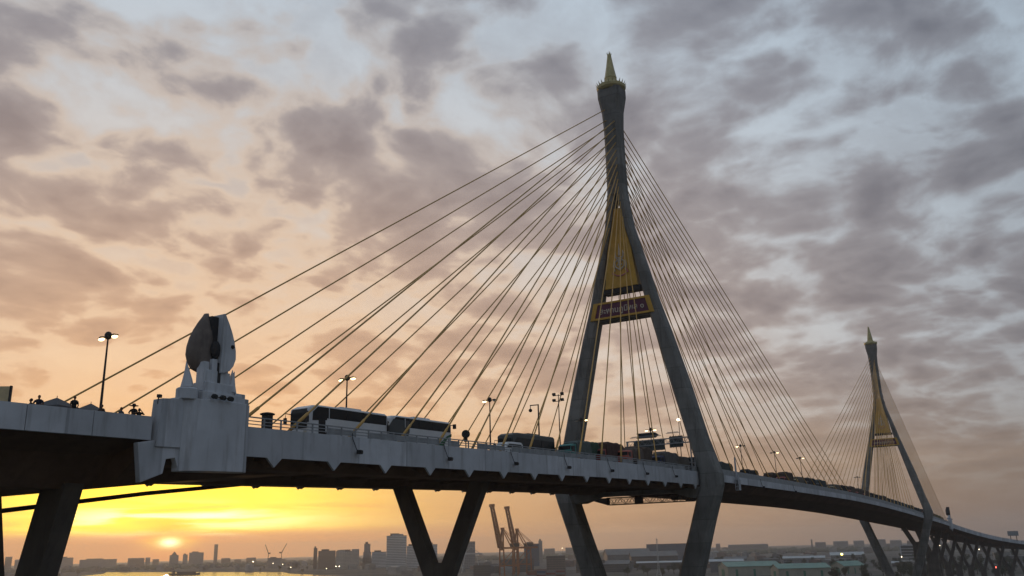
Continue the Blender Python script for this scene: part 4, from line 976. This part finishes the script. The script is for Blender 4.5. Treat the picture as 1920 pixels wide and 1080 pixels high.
for k in range(330):
    az = rnd.uniform(0.0, 1.08); D = 1500 * (2.9 ** rnd.random())
    x, y = place_polar(az, D)
    if any(in_river(x + a, y + b) for a in (-60, 0, 60) for b in (-60, 0, 60)): continue
    if cnt >= 190: break
    cnt += 1
    low_building('low_building', x, y, rnd.uniform(10, 45) * (1 + D / 5000), rnd.uniform(10, 24), rnd.uniform(4, 11) * (1 + D / 6000), az + rnd.uniform(-.5, .5), rnd.choice(M_ROOFS), 'tiny low roof among the spread of town on the plain', 'low roofs of the town on the plain')

# ---- warehouses on the right
M_GROOF = mat('green_sheet_roof', (0.20, 0.34, 0.28), 0.6, var=0.12, scale=0.08, streak=0.2); M_GTRIM = mat('green_trim', (0.05, 0.18, 0.12), 0.6); M_CREAM = mat('cream_wall', (0.38, 0.36, 0.28), 0.85, var=0.1, scale=0.1, streak=0.4)
M_WROOF = mat('pale_sheet_roof', (0.52, 0.55, 0.55), 0.6, var=0.1, scale=0.06, streak=0.2); M_GYROOF = mat('grey_sheet_roof', (0.16, 0.165, 0.165), 0.7, var=0.15, scale=0.06, streak=0.3)
def shed(name, x, y, L, W, eave, ridge, yaw, roof, wall, label, trim=None):
    r = tag(empty(name, (x, y, GZ), yaw), label, 'warehouse')
    mb = MB(); mb.prism([(-W / 2, 0), (W / 2, 0), (W / 2, eave), (0, ridge - .3), (-W / 2, eave)], -L / 2, L / 2, 'yz'); mb.build('wall', wall, r)
    mb = MB(); o = 1.2
    for sg in (-1, 1):
        P = [(sg * (W / 2 + o), eave - (ridge - eave) * o / W * 2), (0, ridge), (0, ridge + .4), (sg * (W / 2 + o), eave + .4 - (ridge - eave) * o / W * 2)]
        mb.prism(P, -L / 2 - o, L / 2 + o, 'yz')
    mb.build('roof', roof, r)
    if trim:
        for e in (-L / 2 - .1, L / 2 + .1):
            mb = MB(); mb.box((e, 0, eave * .35), (.2, W * .3, eave * .7)); mb.build('shutter', trim, r)
        for k in range(3):
            mb = MB(); mb.box((-L / 2 + L * (k + .5) / 3, -W / 2 - .1, eave * .36), (L / 22, .2, eave * .72)); mb.build('shutter', trim, r)
    return r
shed('green_roof_shed', 985, 275, 66, 46, 11.5, 16.5, -1.0, M_GROOF, M_CREAM, 'cream walled shed under a large pale green roof beside the near tower', M_GTRIM)
shed('green_roof_shed', 915, 195, 58, 34, 10.5, 15.0, -1.05, M_GROOF, M_CREAM, 'lower green roofed shed at the bottom edge in front', M_GTRIM)
shed('green_roof_shed', 1030, 165, 30, 26, 9.5, 14.5, -0.7, M_GROOF, M_CREAM, 'small green roofed shed with a steep dark green gable', M_GTRIM)
shed('strip_roof_shed', 1116, 346, 46, 16, 15, 17.5, -1.256, M_WROOF, M_GYROOF, 'long narrow shed with a pale strip roof behind the green roofs')
shed('strip_roof_shed', 1316, 528, 76, 20, 10.5, 12.5, -1.187, M_WROOF, F_DARK, 'long pale roofed shed left of the right tower leg')
shed('arched_hangar', 1569, 700, 88, 60, 22, 33, -1.0, M_GYROOF, M_GYROOF, 'grey hangar with a big rounded roof under the bridge')
shed('arched_hangar', 1440, 590, 84, 60, 20, 28, -1.1, M_GYROOF, F_DARK, 'wide grey hangar in front of the rounded one')
shed('arched_hangar', 1190, 560, 60, 45, 12, 17, -1.25, M_GYROOF, F_DARK, 'low grey hangar behind the lattice mast')
shed('white_roof_shed', 1697, 295, 60, 20, 12, 17, -1.376, M_WROOF, F_GREY, 'white roofed shed with a yellow lamp on its front')
shed('white_roof_shed', 1500, 330, 70, 20, 11, 14, -1.35, M_WROOF, F_GREY, 'pale roofed row shed above the green roofs')
shed('white_roof_shed', 1318, 140, 34, 12, 5, 7, -1.43, M_WROOF, F_DARK, 'long white canopy between the distant tower legs')
shed('grey_roof_shed', 1420, 440, 60, 26, 13, 16, -1.3, M_GYROOF, F_GREY, 'dull grey shed right of the right tower leg')

# ---- cranes
M_CR = mat('orange_crane_paint', (0.34, 0.115, 0.03), 0.6, var=0.15, scale=0.3); M_CRG = mat('pale_crane_paint', (0.5, 0.5, 0.48), 0.6)
def sts_crane(x, y, yaw, label, k=1.0):
    r = tag(empty('container_crane', (x, y, GZ), yaw), label, 'crane', 'orange container cranes')
    mb = MB()
    for X in (0, 22):
        for Y in (-9, 9): mb.tube([(X, Y, 0), (X, Y * .8, 39)], 1.1, 6)
        mb.box((X, 0, 14), (1.5, 18, 1.6)); mb.box((X, 0, 38), (1.6, 16, 2))
    for Y in (-8.5, 8.5):
        mb.tube([(0, Y, 15), (22, Y, 15)], .8, 6); mb.tube([(0, Y, 15), (22, Y, 36)], .5, 6)
    mb.build('portal', M_CR, r)
    mb = MB()
    for Y in (-3.2, 3.2): mb.box((17, Y, 40.5), (40, 1.4, 2.6))
    mb.box((36, 0, 40.5), (1.2, 8, 2.2)); mb.build('back_girder', M_CR, r)
    mb = MB(); mb.box((22, 0, 44.5), (13, 7, 5)); mb.build('machinery_house', M_DARK, r)
    mb = MB(); a, b = Vector((-2, 0, 41)), Vector((-15, 0, 103))
    for Y in (-5.6, 5.6):
        mb.tube([a + Vector((0, Y, 0)), b + Vector((0, Y * .8, 0))], [2.5, 1.8], 4)
    for q in range(9):
        p = a.lerp(b, (q + .5) / 9); mb.box(p, (1.0, 10.0, 1.2))
    mb.box(b + Vector((0, 0, .5)), (4.5, 12, 4)); mb.build('boom', M_CR, r)
    mb = MB()
    for Y in (-6, 6): mb.tube([(0, Y, 39), (2, Y * .35, 69)], 1.3, 6); mb.tube([(20, Y, 39), (2, Y * .35, 69)], .8, 6)
    mb.box((2, 0, 69), (4, 6, 3)); 
    for Y in (-3, 3): mb.tube([(2, Y, 69), (35, Y, 42)], .35, 6)
    mb.build('apex_frame', M_CR, r)
    return r
sts_crane(1025, 664, -0.6, 'left one of the two orange container cranes with boom raised')
sts_crane(1112, 690, -0.6, 'right one of the two orange container cranes with boom raised')
r = tag(empty('yard_crane', (1190, 830, GZ), -0.95), 'pale lattice yard crane below the silo block', 'crane')
mb = MB()
for X in (-13, 13):
    for Y in (-5, 5): mb.tube([(X * (1.25), Y, 0), (X * .75, Y * .6, 31)], .55, 6)
    mb.tube([(X * 1.2, -5, 3), (X * .8, 3, 29)], .35, 5); mb.box((X * .75, 0, 31), (1, 8, 1.2))
mb.build('portal', M_CRG, r)
mb = MB(); mb.box((0, 0, 32.5), (40, 3, 2.4)); mb.tube([(-10, 0, 33), (0, 0, 44), (16, 0, 33)], .5, 5); mb.build('bridge_girder', M_CRG, r)
def luffing(x, y, ztop, lean, label):
    r = tag(empty('tower_crane', (x, y, GZ)), label, 'crane')
    hb = (ztop - GZ) * .62
    mb = MB(); mb.tube([(0, 0, 0), (0, 0, hb)], 1.3, 4); mb.build('mast', M_DARK, r)
    u = Vector((.515, -.857, 0)); mb = MB(); p = Vector((0, 0, hb)); mb.tube([p - u * lean * .25 - Vector((0, 0, 1)), p, p + u * lean + Vector((0, 0, ztop - GZ - hb))], [1.6, 1.4, .8], 4)
    mb.box(p - u * lean * .3, (6, 3, 4)); mb.build('jib', M_DARK, r)
luffing(1925, 2080, 29.8, -11, 'faint tower crane leaning left over the far river bank'); luffing(1952, 2050, 31.9, 15, 'faint tower crane leaning right over the far river bank')
bldg('site_building', 1935, 2062, 42, -12, -0.8, F_GREY, 'half built block between the two faint tower cranes')
# lattice mast
r = tag(empty('lattice_mast', (898.4, 360.9, GZ), .3), 'white lattice mast standing between the near tower legs', 'mast')
mb = MB(); H_ = 46.0; wz = lambda z: 2.6 * (1 - z / 12) + .9 if z < 12 else .9 - .35 * (z - 12) / 34
pr_ = [(-1, -1), (1, -1), (1, 1), (-1, 1)]
zs = [0, 3, 6, 9, 12] + [12 + 2.2 * k for k in range(1, 16)]
for a, b in zip(zs, zs[1:]):
    for k in range(4):
        (x0, y0), (x1, y1) = pr_[k], pr_[(k + 1) % 4]; wa, wb = wz(a), wz(b)
        mb.tube([(x0 * wa, y0 * wa, a), (x0 * wb, y0 * wb, b)], .16, 4); mb.tube([(x0 * wa, y0 * wa, a), (x1 * wb, y1 * wb, b)], .1, 4)
mb.build('lattice', M_CRG, r)
mb = MB(); mb.box((0, 0, 46.0), (2.6, 1.6, 1.6)); mb.build('head', M_CRG, r)
# boat
r = tag(empty('river_boat', (1254, 1650, GZ + .35), -0.95), 'low dark boat on the golden river under the sun', 'boat')
mb = MB(); mb.loft([[(-36, -1, 1), (-36, 1, 1), (-37, 0.5, 4), (-37, -.5, 4)], [(-26, -5, -.5), (-26, 5, -.5), (-26, 6, 3.5), (-26, -6, 3.5)], [(26, -6, -.5), (26, 6, -.5), (26, 6.5, 3.5), (26, -6.5, 3.5)], [(33, -4, 0), (33, 4, 0), (34, 4.5, 4), (34, -4.5, 4)]]); mb.build('hull', M_DARK, r)
mb = MB(); mb.box((4, 0, 5), (40, 9, 3.5)); mb.box((-24, 0, 6), (5, 7, 6)); mb.build('deckhouse', M_DARK, r)
# containers by the cranes
CC = [paint('container_red', (0.22, 0.05, 0.04)), paint('container_blue', (0.04, 0.07, 0.14)), paint('container_grey', (0.2, 0.2, 0.2)), paint('container_rust', (0.16, 0.07, 0.035))]
c0 = {}
for k in range(46):
    row, lev, colm = k % 4, (k // 4) % 3, k // 12
    mm = rnd.choice(CC)
    if mm.name not in c0:
        mb = MB(); mb.box((0, 0, 1.3), (12.2, 2.44, 2.6))
        for q in range(24): mb.box((-5.9 + q * .51, -1.24, 1.3), (.2, .06, 2.3))
        o = c0[mm.name] = mb.build('shipping_container', mm)
    else: o = c0[mm.name].copy(); COL.objects.link(o)
    u = Vector((.4, -.91)); b_ = Vector((985, 590)) + u * (colm * 14) + Vector((.91, .4)) * (row * 7)
    o.location = (b_.x, b_.y, GZ + lev * 2.62); o.rotation_euler = (0, 0, math.atan2(u.y, u.x)); tag(o, 'dull shipping container in the stacks right of the orange cranes', 'container', 'containers stacked near the cranes')

# ---- yard lamps and lit lamps on the plain
for x, y, z, M_, rad, lab in ((1686, 1892, -18.4, M_LAMPW, 2.2, 'bright white lamp on the far bank left of the faint cranes'), (1474, 1540, -31.6, M_LAMPW, 2.0, 'white lamp at the water edge under the right faint crane'), (1655, 1783, -23.3, M_LAMPW, 1.3, 'white lamp at the foot of the left faint crane'),
      (1673, 1765, -26.8, M_LAMPW, 1.3, 'white lamp at the foot of the right faint crane'), (1459, 1411, -34.8, M_LAMPW, 1.2, 'small lamp at the foot of the brown block'), (1510, 1428, -31.4, M_LAMPW, 1.5, 'left lamp of a pair before the beige building'), (1514, 1421, -31.5, M_LAMPW, 1.5, 'right lamp of a pair before the beige building'),
      (1865, 1005, -3.2, M_LAMPW, 1.3, 'tiny white lamp left of the near tower leg on the skyline'), (1640, 293, -25.9, M_LAMPY, 2.8, 'bright yellow lamp on the white roofed shed'), (1024, 71, -36.2, M_LAMPO, 1.3, 'orange lamp under the distant tower leg'), (1130, 8.5, -37.5, M_LAMPR, 1.2, 'red lamp under the curving approach'),
      (727.7, 24.8, -7.0, M_LAMPW, .45, 'small white lamp among the distant piers'), (1515, 171, -30.1, M_LAMPW, 1.1, 'small white lamp in front of the framed office'), (1328, 38, -18.1, M_LAMPW, .8, 'faint white lamp beyond the far approach piers')):
    r = tag(empty('yard_lamp', (x, y, GZ)), lab, 'lamp')
    mb = MB(); mb.tube([(0, 0, 0), (0, 0, z - GZ)], .2, 6); mb.build('pole', M_DARK, r)
    mb = MB(); mb.ball((0, 0, z - GZ), rad * .72, 5); mb.build('lamp_head', M_, r)

# ---- trees
L_A = leaf('leaf_dark', (0.035, 0.05, 0.022)); L_B = leaf('leaf_olive', (0.055, 0.06, 0.025)); M_BARK = mat('bark', (0.07, 0.05, 0.035), 0.95)
def tree_mesh(seed, h, w, m_):
    rn = random.Random(seed); r = empty('tree')
    mb = MB(); mb.tube([(0, 0, 0), (.2, .1, h * .3), (rn.uniform(-.6, .6), rn.uniform(-.6, .6), h * .6)], [.45, .33, .12], 6)
    cl = []
    for k in range(9):
        a = rn.uniform(0, 6.28); q = rn.uniform(.15, .75) * w / 2; z = h * rn.uniform(.45, .92)
        c = Vector((q * math.cos(a), q * math.sin(a), z)); cl.append((c, rn.uniform(.16, .3) * w)); mb.tube([(0, 0, h * .35), (c.x * .5, c.y * .5, h * .35 + (z - h * .35) * .6), c], [.18, .1, .03], 5)
    mb.build('trunk', M_BARK, r)
    mb = MB()
    for c, rad in cl:
        for k in range(95):
            d = Vector((rn.gauss(0, 1), rn.gauss(0, 1), rn.gauss(0, .75))).normalized() * rad * (rn.random() ** .35)
            p = c + d; n = Vector((rn.gauss(0, 1), rn.gauss(0, 1), rn.gauss(0, 1))).normalized(); t_ = n.orthogonal().normalized(); b_ = n.cross(t_); s_ = rn.uniform(.25, .55)
            i = mb.addv([p + t_ * s_, p + b_ * s_ * .6, p - t_ * s_, p - b_ * s_ * .6]); mb.face((i, i + 1, i + 2, i + 3))
    mb.build('crown', m_, r)
    return r
tp = [tree_mesh(1, 11, 9, L_A), tree_mesh(2, 13, 8, L_B), tree_mesh(3, 9, 9, L_A)]
spots = []
for k in range(235):
    az = rnd.uniform(0.01, 0.21) if k < 140 else rnd.uniform(0.2, 0.46); D = rnd.uniform(960, 1900); x, y = place_polar(az, D)
    if any(abs(x - a) < 34 and abs(y - b) < 40 for a, b in ((985, 275), (915, 195), (1030, 165), (1116, 346), (1316, 528), (1190, 560))) or (k >= 140 and D < 1150): continue
    spots.append((x, y))
NSH = len(spots)
for k in range(30):
    az = rnd.uniform(.75, 1.02); x, y = place_polar(az, rnd.uniform(1900, 2600))
    if not in_river(x, y): spots.append((x, y))
for k, (x, y) in enumerate(spots):
    o = tp[k] if k < 3 else copy_tree(tp[k % 3])
    s_ = rnd.uniform(.75, 1.35); o.location = (x, y, GZ); o.rotation_euler = (0, 0, rnd.uniform(0, 6.28)); o.scale = (s_, s_, s_ * rnd.uniform(.85, 1.1))
    wh_ = 'among the sheds on the plain' if k < NSH else 'along the river bank by the riverside buildings'
    tag(o, ('dark bushy tree', 'olive loose tree', 'low rounded dark tree')[k % 3] + ' ' + wh_, 'tree', ('dark bushy', 'olive loose', 'low rounded')[k % 3] + ' trees ' + ('among the sheds' if k < NSH else 'along the river bank'))
# the far tree line, one mass
mb = MB()
for k in range(2600):
    az = rnd.uniform(-.06, 1.12); x, y = place_polar(az, rnd.uniform(3300, 4900))
    if in_river(x, y): continue
    w = rnd.uniform(8, 34); h = rnd.uniform(5, 13); a = rnd.uniform(0, 3.14)
    mb.lathe([(w * .5, 0), (w * .55, h * .4), (w * .35, h * .8), (w * .1, h)], (x, y, GZ), 6, a0=a)
tl = mb.build('treeline', L_A); tag(tl, 'dark far off tree line in the haze along the horizon', 'trees', kind='stuff')

# ------------------------------------------------------------------ haze
hz = bpy.data.materials.new('haze_air'); hz.use_nodes = True; nt = hz.node_tree; nt.nodes.clear()
pv = nt.nodes.new('ShaderNodeVolumePrincipled'); pv.inputs['Color'].default_value = (0.86, 0.90, 0.95, 1); pv.inputs['Density'].default_value = 1.2e-4; pv.inputs['Anisotropy'].default_value = 0.6
ou = nt.nodes.new('ShaderNodeOutputMaterial'); nt.links.new(pv.outputs[0], ou.inputs['Volume'])
mb = MB(); mb.box((3850, 1700, 37.5), (9700, 12000, 162)); hb = mb.build('haze', hz); hb['kind'] = 'stuff'; hb['label'] = 'thin dusk haze lying over the river and town'; hb['category'] = 'haze'
